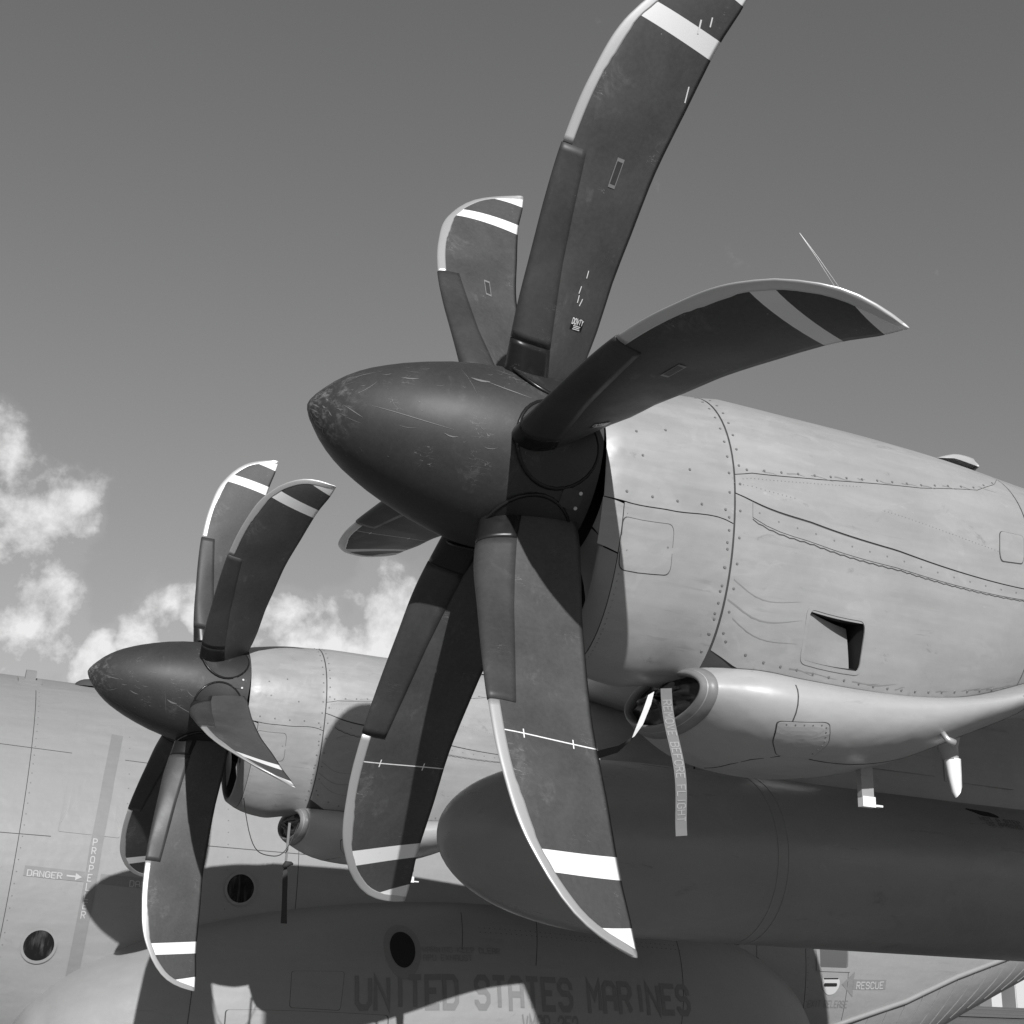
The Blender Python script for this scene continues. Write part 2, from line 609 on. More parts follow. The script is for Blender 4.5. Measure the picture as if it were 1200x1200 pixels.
def panel(name, f, x0, x1, lo, hi, mats, parent, off=0.0, nx=30, nt=24, hole=None, gap=.0014, thick=.003, mw=None):
    """a sheet of skin between x0..x1 and the angle curves lo(x)..hi(x), with folded edges"""
    xs = np.linspace(x0, x1, nx)
    if hole:
        xs = np.unique(np.concatenate([xs, hole[:2]]))
    V = []
    ts = np.linspace(0, 1, nt)
    rows = []
    for x in xs:
        a, b = lo(x), hi(x)
        w = .45
        da = math.degrees(gap / w)
        th = a + da + (b - a - 2 * da) * ts
        if hole:
            # pull the two nearest rows onto the edges of the opening
            for e in hole[2:]:
                k = int(np.argmin(np.abs(ts - (e - a - da) / (b - a - 2 * da))))
                th[k] = e
        rows.append(th)
    nx = len(xs)
    T = np.array(rows)
    X = np.repeat(xs[:, None], nt, 1)
    P = f(X, T, off)
    sk = None
    if hole:
        def sk(i, j):
            xm = (xs[i] + xs[i + 1]) / 2
            tm = (T[i, j] + T[i + 1, j + 1]) / 2
            return hole[0] < xm < hole[1] and hole[2] < tm < hole[3]
    V = P.reshape(-1, 3)
    F = grid_faces(nx, nt, skip=sk)
    # folded rim
    rim = [(i, 0) for i in range(nx)] + [(nx - 1, j) for j in range(1, nt)] + [(i, nt - 1) for i in range(nx - 2, -1, -1)] + [(0, j) for j in range(nt - 2, 0, -1)]
    Q = np.array([f(X[i, j], T[i, j], off - thick)[0] for i, j in rim])
    b = len(V)
    n = len(rim)
    V = np.concatenate([V, V[[i * nt + j for i, j in rim]], Q])
    for k in range(n):
        k2 = (k + 1) % n
        F.append((b + k, b + n + k, b + n + k2, b + k2))
    return part(name, up_(V), F, mats, parent, True, mw=mw)


def flip_safe(me):
    import bmesh
    bm = bmesh.new()
    bm.from_mesh(me)
    bmesh.ops.recalc_face_normals(bm, faces=bm.faces)
    bm.to_mesh(me)
    bm.free()


def rounded(poly, rad, n=5):
    """round the corners of a 2-D polygon"""
    out = []
    P = [np.array(p, float) for p in poly]
    for i, p in enumerate(P):
        a = P[i - 1] - p
        b = P[(i + 1) % len(P)] - p
        la, lb = np.linalg.norm(a), np.linalg.norm(b)
        r = min(rad, la * .45, lb * .45)
        s, e = p + a / la * r, p + b / lb * r
        for k in range(n + 1):
            t = k / n
            out.append((1 - t)**2 * s + 2 * t * (1 - t) * p + t * t * e)
    return out


def dense(poly, step):
    out = []
    n = len(poly)
    for i in range(n):
        a, b = np.array(poly[i]), np.array(poly[(i + 1) % n])
        k = max(1, int(np.linalg.norm(b - a) / step))
        for j in range(k):
            out.append(a + (b - a) * j / k)
    return out


def plate(name, f, poly, rad, raise_, mats, parent, skirt=.006, rings=5, mw=None, metres=.008, hole=0.0):
    """raised plate following surface f; poly in (x, angle); hole = inner scale for a ring"""
    # work in approximate metres (angle * metres)
    pl = [(p[0], p[1] * metres) for p in poly]
    pl = dense(rounded(pl, rad), .05)
    c = np.mean(pl, 0)
    pl = np.array(pl)
    ks = np.linspace(1, hole, rings) if hole else np.linspace(1, 0.12, rings)
    V = []
    n = len(pl)
    V.append(f(pl[:, 0], pl[:, 1] / metres, raise_ - skirt))
    for k in ks:
        q = c + (pl - c) * k
        V.append(f(q[:, 0], q[:, 1] / metres, raise_))
    if hole:
        q = c + (pl - c) * hole
        V.append(f(q[:, 0], q[:, 1] / metres, raise_ - skirt))
    m_ = len(V)
    V = np.concatenate(V)
    F = grid_faces(m_, n, True)
    if not hole:
        F.append(tuple((m_ - 1) * n + k for k in range(n)))
    me = mesh(name, up_(V), F, mats, False)
    flip_safe(me)
    return link(name, me, parent, mw)


def strip_geo(f, pts, width, raise_, metres=.008, skirt=.003):
    """ribbon along a polyline given in (x, angle)"""
    P = [np.array((p[0], p[1] * metres)) for p in pts]
    Q = []
    for a, b in zip(P[:-1], P[1:]):
        k = max(1, int(np.linalg.norm(b - a) / .06))
        Q += [a + (b - a) * j / k for j in range(k)]
    Q.append(P[-1])
    Q = np.array(Q)
    T = np.gradient(Q, axis=0)
    T /= np.linalg.norm(T, axis=1)[:, None] + 1e-12
    N = np.stack([-T[:, 1], T[:, 0]], 1)
    V = []
    for sd_, o in ((-1, raise_ - skirt), (-1, raise_), (1, raise_), (1, raise_ - skirt)):
        q = Q + N * sd_ * width / 2
        V.append(f(q[:, 0], q[:, 1] / metres, o))
    V = np.stack(V, 1).reshape(-1, 3)
    return V, grid_faces(len(Q), 4)


def rivet_geo(f, uv, rad=.006, h=.003, n=6):
    V = []
    F = []
    for x, t in uv:
        p = f(x, t, h)[0]
        nn = normal_at(f, x, t)[0]
        a = np.cross(nn, [0.3, .2, .9])
        a /= np.linalg.norm(a)
        b = np.cross(nn, a)
        base = len(V)
        for k in range(n):
            q = 2 * math.pi * k / n
            V.append(p + rad * (math.cos(q) * a + math.sin(q) * b) - nn * h * 1.2)
        for k in range(n):
            q = 2 * math.pi * k / n
            V.append(p + rad * .7 * (math.cos(q) * a + math.sin(q) * b))
        for k in range(n):
            F.append((base + k, base + (k + 1) % n, base + n + (k + 1) % n, base + n + k))
        F.append(tuple(base + n + k for k in range(n)))
    return V, F


def along(pts, step, metres=.008, jitter=0.0):
    out = []
    for a, b in zip(pts[:-1], pts[1:]):
        d = math.hypot(b[0] - a[0], (b[1] - a[1]) * metres)
        k = max(1, int(round(d / step)))
        for j in range(k):
            t = (j + .5) / k
            out.append((a[0] + (b[0] - a[0]) * t, a[1] + (b[1] - a[1]) * t))
    return out


# ------------------------------------------------------------------ stencil lettering: strokes on a 4 x 6 grid
GL = {
    'A': ['0,0 0,5 1,6 3,6 4,5 4,0', '0,2.6 4,2.6'], 'B': ['0,0 0,6 3,6 4,5.2 4,4 3.2,3.2 4,2.4 4,.8 3,0 0,0', '0,3.2 3.2,3.2'],
    'C': ['4,4.6 4,5 3,6 1,6 0,5 0,1 1,0 3,0 4,1 4,1.4'], 'D': ['0,0 0,6 3,6 4,5 4,1 3,0 0,0'], 'E': ['4,6 0,6 0,0 4,0', '0,3.1 3,3.1'],
    'F': ['4,6 0,6 0,0', '0,3.1 3,3.1'], 'G': ['4,4.6 4,5 3,6 1,6 0,5 0,1 1,0 3,0 4,1 4,3 2.4,3'], 'H': ['0,0 0,6', '4,0 4,6', '0,3.1 4,3.1'],
    'I': ['2,0 2,6'], 'K': ['0,0 0,6', '4,6 .6,3 4,0'], 'L': ['0,6 0,0 4,0'], 'M': ['0,0 0,6 2,2.6 4,6 4,0'], 'N': ['0,0 0,6 4,0 4,6'],
    'O': ['0,1 0,5 1,6 3,6 4,5 4,1 3,0 1,0 0,1'], 'P': ['0,0 0,6 3,6 4,5 4,3.6 3,2.7 0,2.7'], 'R': ['0,0 0,6 3,6 4,5 4,3.8 3,2.9 0,2.9', '2,2.9 4,0'],
    'S': ['4,4.6 4,5 3,6 1,6 0,5 0,4 1,3.1 3,3.1 4,2.2 4,1 3,0 1,0 0,1 0,1.4'], 'T': ['0,6 4,6', '2,6 2,0'], 'U': ['0,6 0,1 1,0 3,0 4,1 4,6'],
    'V': ['0,6 2,0 4,6'], 'W': ['0,6 1,0 2,4 3,0 4,6'], 'X': ['0,0 4,6', '0,6 4,0'], 'Y': ['0,6 2,3 4,6', '2,3 2,0'],
    '-': ['.6,3 3.4,3'], '2': ['0,4.8 0,5 1,6 3,6 4,5 4,4 0,1 0,0 4,0'], '5': ['4,6 0,6 0,3.6 3,3.6 4,2.7 4,1 3,0 1,0 0,1'], ' ': []}


def text_geo(txt, fn, h, weight=.95, track=1.75, aspect=1.0):
    """fn(a, b, lift) -> 3-D point; a runs along the line in metres, b up, lift off the surface"""
    V, F = [], []
    u = h / 6
    cx = 0.0
    lift = 0
    for ch in txt:
        for pl in GL[ch]:
            P = [np.array([float(c) for c in q.split(',')]) for q in pl.split()]
            P = [np.array((p[0] * aspect, p[1])) for p in P]
            closed = np.allclose(P[0], P[-1])
            if closed:
                P = P[:-1]
            n = len(P)
            w = weight / 2
            L, Rr = [], []
            for i in range(n):
                pv = P[i - 1] if (i > 0 or closed) else None
                nx = P[(i + 1) % n] if (i < n - 1 or closed) else None
                d1 = (P[i] - pv) / np.linalg.norm(P[i] - pv) if pv is not None else None
                d2 = (nx - P[i]) / np.linalg.norm(nx - P[i]) if nx is not None else None
                if d1 is None:
                    p = P[i] - d2 * (w if len(P) > 2 else 0)
                    d1 = d2
                elif d2 is None:
                    p = P[i] + d1 * 0
                    d2 = d1
                else:
                    p = P[i]
                n1 = np.array((-d1[1], d1[0]))
                n2 = np.array((-d2[1], d2[0]))
                mm = n1 + n2
                mm /= np.linalg.norm(mm)
                k = w / max(.45, mm @ n1)
                L.append(p + mm * k)
                Rr.append(p - mm * k)
            b = len(V)
            li = .0004 * (lift % 4)
            lift += 1
            for i in range(n if closed else n - 1):
                j = (i + 1) % n
                k_ = max(1, int(np.linalg.norm(P[j] - P[i]) / 1.3))
                b = len(V)
                for q_ in range(k_ + 1):
                    a_ = L[i] + (L[j] - L[i]) * q_ / k_
                    c_ = Rr[i] + (Rr[j] - Rr[i]) * q_ / k_
                    V.append(fn((cx + a_[0]) * u, a_[1] * u, li))
                    V.append(fn((cx + c_[0]) * u, c_[1] * u, li))
                F += [(b + 2 * q_, b + 2 * q_ + 1, b + 2 * q_ + 3, b + 2 * q_ + 2) for q_ in range(k_)]
        cx += (4 * aspect + track) if ch not in 'I ' else (4 * aspect * .75 + track)
    return V, F, cx * u


def text_on(name, txt, f, x0, th0, length, h, mats, parent, lift=.0025, slope=0.0, weight=.95, track=1.75, aspect=1.0, metres=.0375):
    """flat stencil print lying on surface f from (x0, th0); baseline along +x, up towards smaller angle"""
    flat = lambda a, b, l: (a, b, 0)
    _, _, L = text_geo(txt, flat, h, weight, track, aspect)
    k = length / L
    words = txt.split(' ') if txt.strip() == txt else [txt]
    start = 0.0
    out = None
    for wd_ in words:
        def fn(a, b, l):
            x = x0 + (a + start) * k
            t = th0 - b / metres + slope * (a + start) * k
            return f(x, t, lift + l)[0]
        V, F, _ = text_geo(wd_, fn, h, weight, track, aspect)
        out = part(name, up_(V), F, mats, parent, False)
        start += text_geo(wd_ + ' ', flat, h, weight, track, aspect)[2]
    return out


# ------------------------------------------------------------------ apron, grass, buildings
def ground():
    # sky haze is negligible; the apron is one sheet to the horizon with grass lying 4 mm above beyond it
    V = [(-6000, -6000, 0), (6000, -6000, 0), (6000, 6000, 0), (-6000, 6000, 0)]
    o = part('apron', V, [(0, 1, 2, 3)], M_APRON, None, False, 'structure')
    V, F = [], []
    ys = [70, 110, 170, 260, 400, 700, 1400, 3000, 6000]
    xs = np.linspace(-3000, 6000, 40)
    for y in ys:
        for x in xs:
            V.append((x, y + .35 * x * 0, .01 + (y > 100) * .35 * (1 - math.exp(-(y - 100) / 120)) * (1 + .3 * math.sin(x * .013) * math.sin(y * .01))))
    F = grid_faces(len(ys), len(xs))
    g = part('grass_field', V, F, M_GRASS, None, True, 'structure')
    # a paved taxiway crossing the field, a sheet just above the grass
    V = []
    xs = np.linspace(-600, 1200, 40)
    for x in xs:
        for y in (120, 138):
            V.append((x, y, .08 + .35 * (1 - math.exp(-(y - 100) / 120)) * 1.3))
    t = part('taxiway', V, grid_faces(len(xs), 2), M_APRON, None, False, 'structure')


ground()


def hangar(name, cx, y, w, d, h, label, cat, mats, ribs, door=True):
    root = bpy.data.objects.new(name, None)
    COL.objects.link(root)
    root.location = (cx, y, 0)
    tag(root, label, cat)
    b = MB()
    b.box((cx, y + d / 2, h / 2), (w, d, h))
    b.part('wall', mats, root)
    rf = MB()
    V = [(cx - w / 2 - .4, y - .4, h), (cx + w / 2 + .4, y - .4, h), (cx + w / 2 + .4, y + d + .4, h), (cx - w / 2 - .4, y + d + .4, h),
         (cx - w / 2 - .4, y + d / 2, h + w * .06), (cx + w / 2 + .4, y + d / 2, h + w * .06)]
    rf.add(V, [(0, 1, 5, 4), (3, 4, 5, 2), (0, 4, 3), (1, 2, 5), (0, 3, 2, 1)])
    rf.part('roof', M_HANGARD, root)
    for k in range(ribs):
        q = MB()
        x = cx - w / 2 + w * (k + .5) / ribs
        q.box((x, y - .12, h * .48), (w / ribs * .86, .24, h * .92))
        q.part('door_leaf', M_HANGAR if k % 2 else mats, root)
    return root


hangar('hangar', 432.6, 400, 34, 26, 13.5, 'large pale hangar with tall ribbed doors across the grass, tallest building on the horizon', 'hangar', M_HANGAR, 6)
hangar('utility_building', 402.2, 400, 12.5, 14, 12.0, 'dark flat walled building standing left of the pale hangar', 'building', M_HANGARD, 2)
hangar('equipment_shed', 392.5, 400, 5.2, 5, 5.2, 'small white shed on the grass, left of the dark building', 'shed', M_HANGAR, 2)

# ------------------------------------------------------------------ the aircraft
plane = bpy.data.objects.new('transport_aircraft', None)
COL.objects.link(plane)
plane.location = (3.0, 10.0, 0.0)
tag(plane, 'grey four engine military transport aircraft with scimitar propellers parked on the apron', 'aircraft')


def full(f, x0, x1, nx, nt, off=0.0, xs=None, hole=None, t0=-180, t1=180):
    xs = np.linspace(x0, x1, nx) if xs is None else xs
    if hole:
        xs = np.unique(np.concatenate([xs, hole[:2]]))
    ts = np.linspace(t0, t1, nt, endpoint=(t1 - t0) < 359)
    if hole:
        ts = np.unique(np.concatenate([ts, hole[2:]]))
    X, T = np.meshgrid(xs, ts, indexing='ij')
    sk = None
    if hole:
        def sk(i, j):
            xm = (xs[i] + xs[i + 1]) / 2
            tm = (ts[j] + ts[(j + 1) % len(ts)]) / 2
            return hole[0] < xm < hole[1] and hole[2] < tm < hole[3]
    return f(X, T, off).reshape(-1, 3), grid_faces(len(xs), len(ts), (t1 - t0) >= 359, skip=sk)


# --- fuselage
V, F = full(FUS, -8, 19, 120, 96)
fus = part('fuselage', up_(V), F, M_FUS, plane)


def fstrip(name, pts, w, mats, lift=.003, parent=None, f=FUS, mw=None):
    V, F = strip_geo(f, pts, w, lift, metres=.0375)
    return part(name, up_(V), F, mats, parent or fus, False, mw=mw)


def fplate(name, poly, rad, lift, mats, parent=None, f=FUS, hole=0.0):
    return plate(name, f, poly, rad, lift, mats, parent or fus, metres=.0375, hole=hole)


def ellipse(x, t, rx, rt_, n=28):
    return [(x + rx * math.cos(2 * math.pi * k / n), t + rt_ / .0375 * math.sin(2 * math.pi * k / n)) for k in range(n)]


for cx_, ct_ in ((-.71, 102.6), (.965, 87.3), (-2.6, 87.0)):
    fr = fplate('window_frame', ellipse(cx_, ct_, .150, .150), .01, .012, M_FUS, hole=.84)
    fplate('window_pane', ellipse(cx_, ct_, .128, .128), .01, .005, M_GLASS, parent=fr)
# vertical propeller-plane stripe and crossing danger stripe
fstrip('warning_stripe', [(-.235, 48), (-.30, 62), (-.36, 80), (-.385, 100), (-.40, 124)], .105, M_STRIPE, .0055)
fstrip('danger_stripe', [(-.93, 86.6), (-.425, 87.1)], .085, M_STRIPE, .003)
fstrip('danger_stripe', [(-.29, 87.3), (.30, 87.8)], .085, M_STRIPE, .003)
text_on('danger_lettering', 'DANGER', FUS, -.90, 87.7, .30, .048, M_LETTERL, fus, .0052, .8)
text_on('danger_lettering', 'DANGER', FUS, -.03, 88.5, .30, .048, M_LETTERL, fus, .0052, .8)
ar = MB()
P_ = [(-.56, 86.9 + .15), (-.50, 86.9 + .15)]
V, F = strip_geo(FUS, [(-.575, 87.1), (-.49, 87.2)], .014, .0055, metres=.0375, skirt=.0005)
ar.add(up_(V), F)
ar.add(up_([FUS(-.50, 86.4, .0055)[0], FUS(-.445, 87.25, .0055)[0], FUS(-.50, 88.0, .0055)[0]]), [(0, 1, 2)])
ar.part('danger_arrow', M_LETTERL, fus)
for k, ch in enumerate('PROPELLER'):
    text_on('propeller_lettering', ch + ' ', FUS, -.388 - k * .002, 79.8 + k * 2.05, .085, .055, M_LETTERL, fus, .0075)
# skin panels, seams and rivet rows of the visible side
fplate('skin_panel', [(-.60, 41), (-.16, 41), (-.165, 77.6), (-.70, 77.2)], .02, .0035, M_FUS)
seams = MB()
for pts in ([(-.98, 30), (-1.05, 128)], [(-3.5, 78.5), (-.75, 78.5)], [(-.10, 77.6), (2.0, 77.9)], [(-1.8, 55), (0.6, 57)], [(5.46, 60), (5.40, 100)],
            [(6.69, 80), (6.74, 118)], [(7.33, 80), (7.43, 118)], [(7.97, 80), (7.97, 125)], [(3.4, 80), (12, 84)], [(1.5, 76), (1.5, 110)], [(8.2, 90.0), (10.2, 90.6)], [(-2.6, 30), (-2.8, 128)]):
    V, F = strip_geo(FUS, pts, .006, .0012, metres=.0375, skirt=.001)
    seams.add(up_(V), F)
seams.part('skin_seam', M_GAP, fus, kind='stuff')
rv = MB()
for pts, st in (([(-.58, 43), (-.68, 76)], .085), ([(-.68, 76.5), (-.18, 77)], .12), ([(-.42, 46), (-.46, 75)], .16), ([(-.12, 46), (-.12, 75)], .16), ([(5.43, 60), (5.37, 100)], .06), ([(7.36, 80), (7.46, 118)], .08),
                ([(-.95, 30), (-1.02, 128)], .1), ([(3.4, 81), (12, 85)], .09), ([(.8, 60), (.85, 100)], .12)):
    V, F = rivet_geo(FUS, along(pts, st, .0375), .0065, .0022)
    rv.add(up_(V), F)
rv.part('rivet_row', M_LETTER, fus, kind='stuff')
# antennas on the crown
for x, t, sx, sh in ((-1.03, 22.5, .10, .09), (-2.2, 3, .14, .2), (6.4, 2, .2, .25)):
    p = FUS(x, t, 0)[0]
    n = normal_at(FUS, x, t)[0]
    a = MB()
    rot = Vector(n).to_track_quat('Z', 'Y').to_matrix()
    a.box(p + n * .012 + OFFZ, (sx * 2.2, sx * 1.6, .03), rot)
    a.box(p + n * (.02 + sh / 2) + OFFZ, (sx, sx * .8, sh), rot)
    a.part('antenna', M_FUS, fus)
# low dome light behind the far spinner
p = FUS(-.42, 16, 0)[0]
d = MB()
V, F = [], []
for i in range(7):
    q = i / 6 * math.pi / 2
    for k in range(16):
        z = 2 * math.pi * k / 16
        V.append(p + np.array([.16 * math.cos(q) * math.cos(z), .12 * math.cos(q) * math.sin(z), -.02 + .09 * math.sin(q)]) + OFFZ)
d.add(V, grid_faces(7, 16, True))
d.part('dome_blister', M_GAP, fus, True)
# paratroop door zone: step recess, window, rescue handle and marking
fplate('exit_frame', [(7.49, 88.0), (8.00, 88.0), (8.0, 99.6), (7.52, 99.6)], .03, .010, M_FUS, hole=.80)
fplate('exit_pane', [(7.545, 88.4), (7.945, 88.4), (7.94, 98.6), (7.565, 98.6)], .02, .004, M_PANE)
hd = fplate('rescue_handle', [(7.60, 101.6), (7.85, 101.4), (7.86, 103.8), (7.80, 106.2), (7.70, 106.6), (7.62, 104.4)], .06, .006, M_HANGAR)
fplate('handle_slot', [(7.64, 103.0), (7.82, 102.9), (7.82, 103.9), (7.64, 104.0)], .02, .009, M_BLACK, parent=hd)
fplate('handle_slot', [(7.63, 101.55), (7.83, 101.4), (7.83, 101.75), (7.63, 101.9)], .01, .009, M_BLACK, parent=hd)
rm = MB()
V, F = strip_geo(FUS, [(8.05, 103.2), (8.52, 103.4)], .115, .003, metres=.0375, skirt=.001)
rm.add(up_(V), F)
rm.add(up_([FUS(7.89, 103.2, .0032)[0], FUS(8.06, 99.4, .0032)[0], FUS(8.06, 107.0, .0032)[0]]), [(0, 1, 2)])
rm.part('rescue_arrow', M_STRIPE, fus)
text_on('rescue_lettering', 'RESCUE', FUS, 8.10, 104.5, .40, .075, M_LETTERL, fus, .0052)
text_on('release_lettering', 'EXIT RELEASE', FUS, 7.46, 110.2, .56, .075, M_STRIPE, fus, .003)
fr = fplate('step_recess_frame', [(6.78, 107.6), (7.12, 107.6), (7.14, 120), (6.80, 120)], .03, .012, M_LIP, hole=.86)
fplate('step_recess', [(6.80, 108.2), (7.10, 108.2), (7.11, 119), (6.81, 119)], .02, .004, M_BLACK, parent=fr)
fplate('step_tread', [(6.90, 110.8), (7.09, 110.8), (7.09, 112.2), (6.90, 112.2)], .005, .010, M_LIP, parent=fr)
fplate('vent_cap', [(6.70, 96.4), (6.73, 96.4), (6.73, 98.0), (6.70, 98.0)], .004, .010, M_GAP)
fplate('data_panel', [(8.3, 88.6), (9.6, 88.6), (9.62, 92.5), (8.3, 92.5)], .02, .003, M_FUS)
# chine strake along the upswept tail
stv = MB()
stv.tube([FUS(x, t, .012)[0] + OFFZ for x, t in ((7.7, 117.5), (8.13, 113.8), (8.84, 109.8), (9.6, 104.5), (10.55, 98.4), (11.5, 92.5), (12.6, 86))], .03, 8)
stv.part('chine_strake', M_FUS, fus, True)
rbs = MB()
for k in range(16):
    x = 8.35 + k * .26
    t = 113.5 - (x - 8.0) * 6.1
    V, F = strip_geo(FUS, [(x, t + 2.5), (x - .10, t + 14), (x - .3, t + 30)], .012, .008, metres=.0375, skirt=.008)
    rbs.add(up_(V), F)
rbs.part('ramp_rib', M_FUS, fus, kind='stuff')

# --- sponson
xs = np.concatenate([np.linspace(-.86, -.5, 10), np.linspace(-.4, 6.6, 50), np.linspace(6.75, 7.7, 10)])
V, F = full(SPO, 0, 0, 0, 80, xs=xs)
spo = part('sponson', up_(V), F, M_FUS, plane)
SK = .0215
fr = plate('exhaust_shield', SPO, [(2.405 + .18 * math.cos(a), 51.8 + 13.5 * math.sin(a)) for a in np.linspace(0, 6.28, 28, endpoint=False)], .01, .004, M_STRIPE, spo, metres=.0215)
plate('exhaust_port', SPO, [(2.405 + .122 * math.cos(a), 51.8 + 8.8 * math.sin(a)) for a in np.linspace(0, 6.28, 24, endpoint=False)], .01, .010, M_BLACK, fr, metres=.0165)
text_on('squadron_lettering', 'UNITED STATES MARINES', SPO, 1.95, 75.6, 3.52, .235, M_LETTER, spo, .003, -.45, 1.3, 1.7, metres=SK)
text_on('unit_lettering', 'VMGR-252', SPO, 3.57, 83.2, .60, .12, M_LETTER, spo, .003, -.3, 1.2, 1.7, metres=SK)
text_on('warning_lettering', 'WARNING KEEP CLEAR', SPO, 2.60, 53.6, .80, .055, M_STRIPE, spo, .003, 0, .9, 1.8, metres=SK)
text_on('warning_lettering', 'APU EXHAUST', SPO, 2.60, 57.4, .50, .055, M_STRIPE, spo, .003, 0, .9, 1.8, metres=SK)
for poly in ([(1.36, 60.2), (1.84, 61.6), (1.80, 76.6), (1.345, 75.2)], [(.80, 75.0), (2.25, 78.2), (2.25, 92), (.80, 90)]):
    plate('service_gasket', SPO, poly, .03, .0012, M_GAP, spo, metres=SK)
    c_ = np.mean(poly, 0)
    plate('service_panel', SPO, [tuple(c_ + (np.array(p) - c_) * (.985, .985)) for p in poly], .03, .003, M_FUS, spo, metres=SK)
rv = MB()
sm = MB()
for pts in ([(5.50, 32), (5.36, 70), (5.28, 84)], [(.55, 40), (.5, 80)], [(3.9, 30), (3.75, 58)], [(3.1, 28), (3.0, 52)]):
    V, F = rivet_geo(SPO, along(pts, .05, SK), .006, .002)
    rv.add(up_(V), F)
    V, F = strip_geo(SPO, pts, .006, .0012, metres=SK, skirt=.001)
    sm.add(up_(V), F)
for pts in ([(3.2, 39.5), (5.5, 40.2)], [(3.2, 42.2), (5.5, 43.0)], [(1.42, 61.5), (1.83, 62.8)], [(1.42, 74.6), (1.79, 75.8)], [(.9, 76.2), (2.2, 79.2)]):
    V, F = rivet_geo(SPO, along(pts, .055, SK), .006, .002)
    rv.add(up_(V), F)
rv.part('rivet_row', M_LETTERD, spo, kind='stuff')
sm.part('skin_seam', M_GAP, spo, kind='stuff')

# --- wing
WT = [(0, .0), (.012, .10), (.05, .22), (.12, .36), (.25, .5), (.4, .5), (.55, .42), (.75, .25), (.9, .10), (1, .008)]


def wing_sec(y):
    k = abs(y - 10)
    le = 2.62 + max(0, k - 8) * .05
    te = 6.72 - max(0, k - 8) * .07
    th = .64 - .016 * k
    zc = .40 - .010 * k
    return le, te, th, zc


V = []
ys = np.linspace(-10, 30, 41)
for y in ys:
    le, te, th, zc = wing_sec(y)
    up_s = [(le + (te - le) * x, y, zc + th * t * 1.0) for x, t in WT]
    lo_s = [(le + (te - le) * x, y, zc - th * t * .85) for x, t in WT[-2:0:-1]]
    V += up_s + lo_s
n_ = len(WT) * 2 - 2
F = grid_faces(len(ys), n_, True) + [tuple(range(n_)), tuple((len(ys) - 1) * n_ + k for k in reversed(range(n_)))]
wing = part('wing', up_(V), F, M_PAINT, plane)


def wing_low(x, y, d=.004):
    le, te, th, zc = wing_sec(y)
    c = np.interp((x - le) / (te - le), [a for a, b in WT], [b for a, b in WT])
    return np.array([x, y, zc - th * c * .85 - d])


wp = MB()
for y0, y1, x0, x1 in ((1.0, 1.75, 3.2, 4.0), (3.4, 4.2, 3.05, 3.5), (3.2, 4.2, 3.56, 4.3), (1.0, 1.75, 4.06, 5.0), (5.9, 6.9, 3.1, 3.7), (7.0, 7.7, 3.1, 3.7)):
    Vp = [wing_low(x, y, .006) for x in np.linspace(x0, x1, 5) for y in (y0, y1)]
    pm = mesh('access_panel', up_(Vp), grid_faces(5, 2), M_PAINT, False)
    link('access_panel', pm, wing)
# --- external fuel tank and pylon
tank_y, tank_z = 2.2, -1.192
prof = []
for i in range(22):
    u_ = (i / 21) ** 1.6 * 1.29
    prof.append((.554 + u_, 0.485 * math.sqrt(max(0, 1 - max(0, 1 - u_ / 1.29) ** 2.4))))
prof += [(x, 0.485) for x in np.linspace(2.0, 6.2, 10)] + [(7.0, .478), (7.6, .43), (8.2, .34), (8.7, .2), (8.95, .02)]
V = []
for x, r in prof:
    for k in range(56):
        a = 2 * math.pi * k / 56
        V.append((x, tank_y + r * math.sin(a), tank_z + r * math.cos(a)))
F = grid_faces(len(prof), 56, True)
tank = part('fuel_tank', up_(V), F, M_TANK, plane)


def TNK(x, th, off=0.0):
    x = np.atleast_1d(np.asarray(x, float))
    th = np.radians(np.atleast_1d(np.asarray(th, float)))
    x, th = np.broadcast_arrays(x, th)
    r = np.interp(x, [p[0] for p in prof], [p[1] for p in prof]) + off
    return np.stack([x, tank_y - r * np.sin(th), tank_z + r * np.cos(th)], -1)


for x in (2.41, 2.49, 5.3):
    V, F = strip_geo(TNK, [(x, -175), (x, 175)], .012 if x != 2.49 else .03, .003, metres=.0092)
    part('tank_band', up_(V), F, M_TANK, tank, False)
plate('filler_cap', TNK, [(4.02, 33), (4.23, 36), (4.27, 42), (4.11, 41)], .03, .004, M_BLACK, tank, metres=.0092)
text_on('tank_lettering', 'NOT A STEP', TNK, 4.07, 47.5, .35, .035, M_LETTERD, tank, .003, metres=.0092)
text_on('tank_lettering', 'USE APPROVED FUEL', TNK, 4.10, 52.5, .42, .035, M_LETTERD, tank, .003, metres=.0092)
# pylon between wing and tank
V = []
for z, x0, x1 in ((.20, 2.80, 6.3), (-.2, 2.80, 6.3), (-.66, 2.55, 6.3), (-.76, 2.55, 6.3)):
    for t, wd in ((0, .004), (.04, .07), (.12, .12), (.4, .14), (.8, .10), (1, .004)):
        V.append((x0 + (x1 - x0) * t, tank_y - wd, z))
    for t, wd in ((.8, .10), (.4, .14), (.12, .12), (.04, .07)):
        V.append((x0 + (x1 - x0) * t, tank_y + wd, z))
pyl = part('pylon', up_(V), grid_faces(4, 10, True), M_PAINT, plane, True)
for (x0, x1, z0, z1) in ((3.36, 3.92, -.58, -.20), (4.0, 4.6, -.60, -.22)):
    b = MB()
    b.box((x0 / 2 + x1 / 2, tank_y - .1385, z0 / 2 + z1 / 2 + GZ), (x1 - x0, .012, z1 - z0))
    o = b.part('access_panel', M_PAINT, pyl)
b = MB()
for z, L in ((-.18, .09), (-.215, .13), (-.25, .13), (-.285, .1), (-.35, .11), (-.375, .11), (-.40, .08)):
    b.box((3.18, tank_y - .131, z - .07 + GZ), (L, .004, .014))
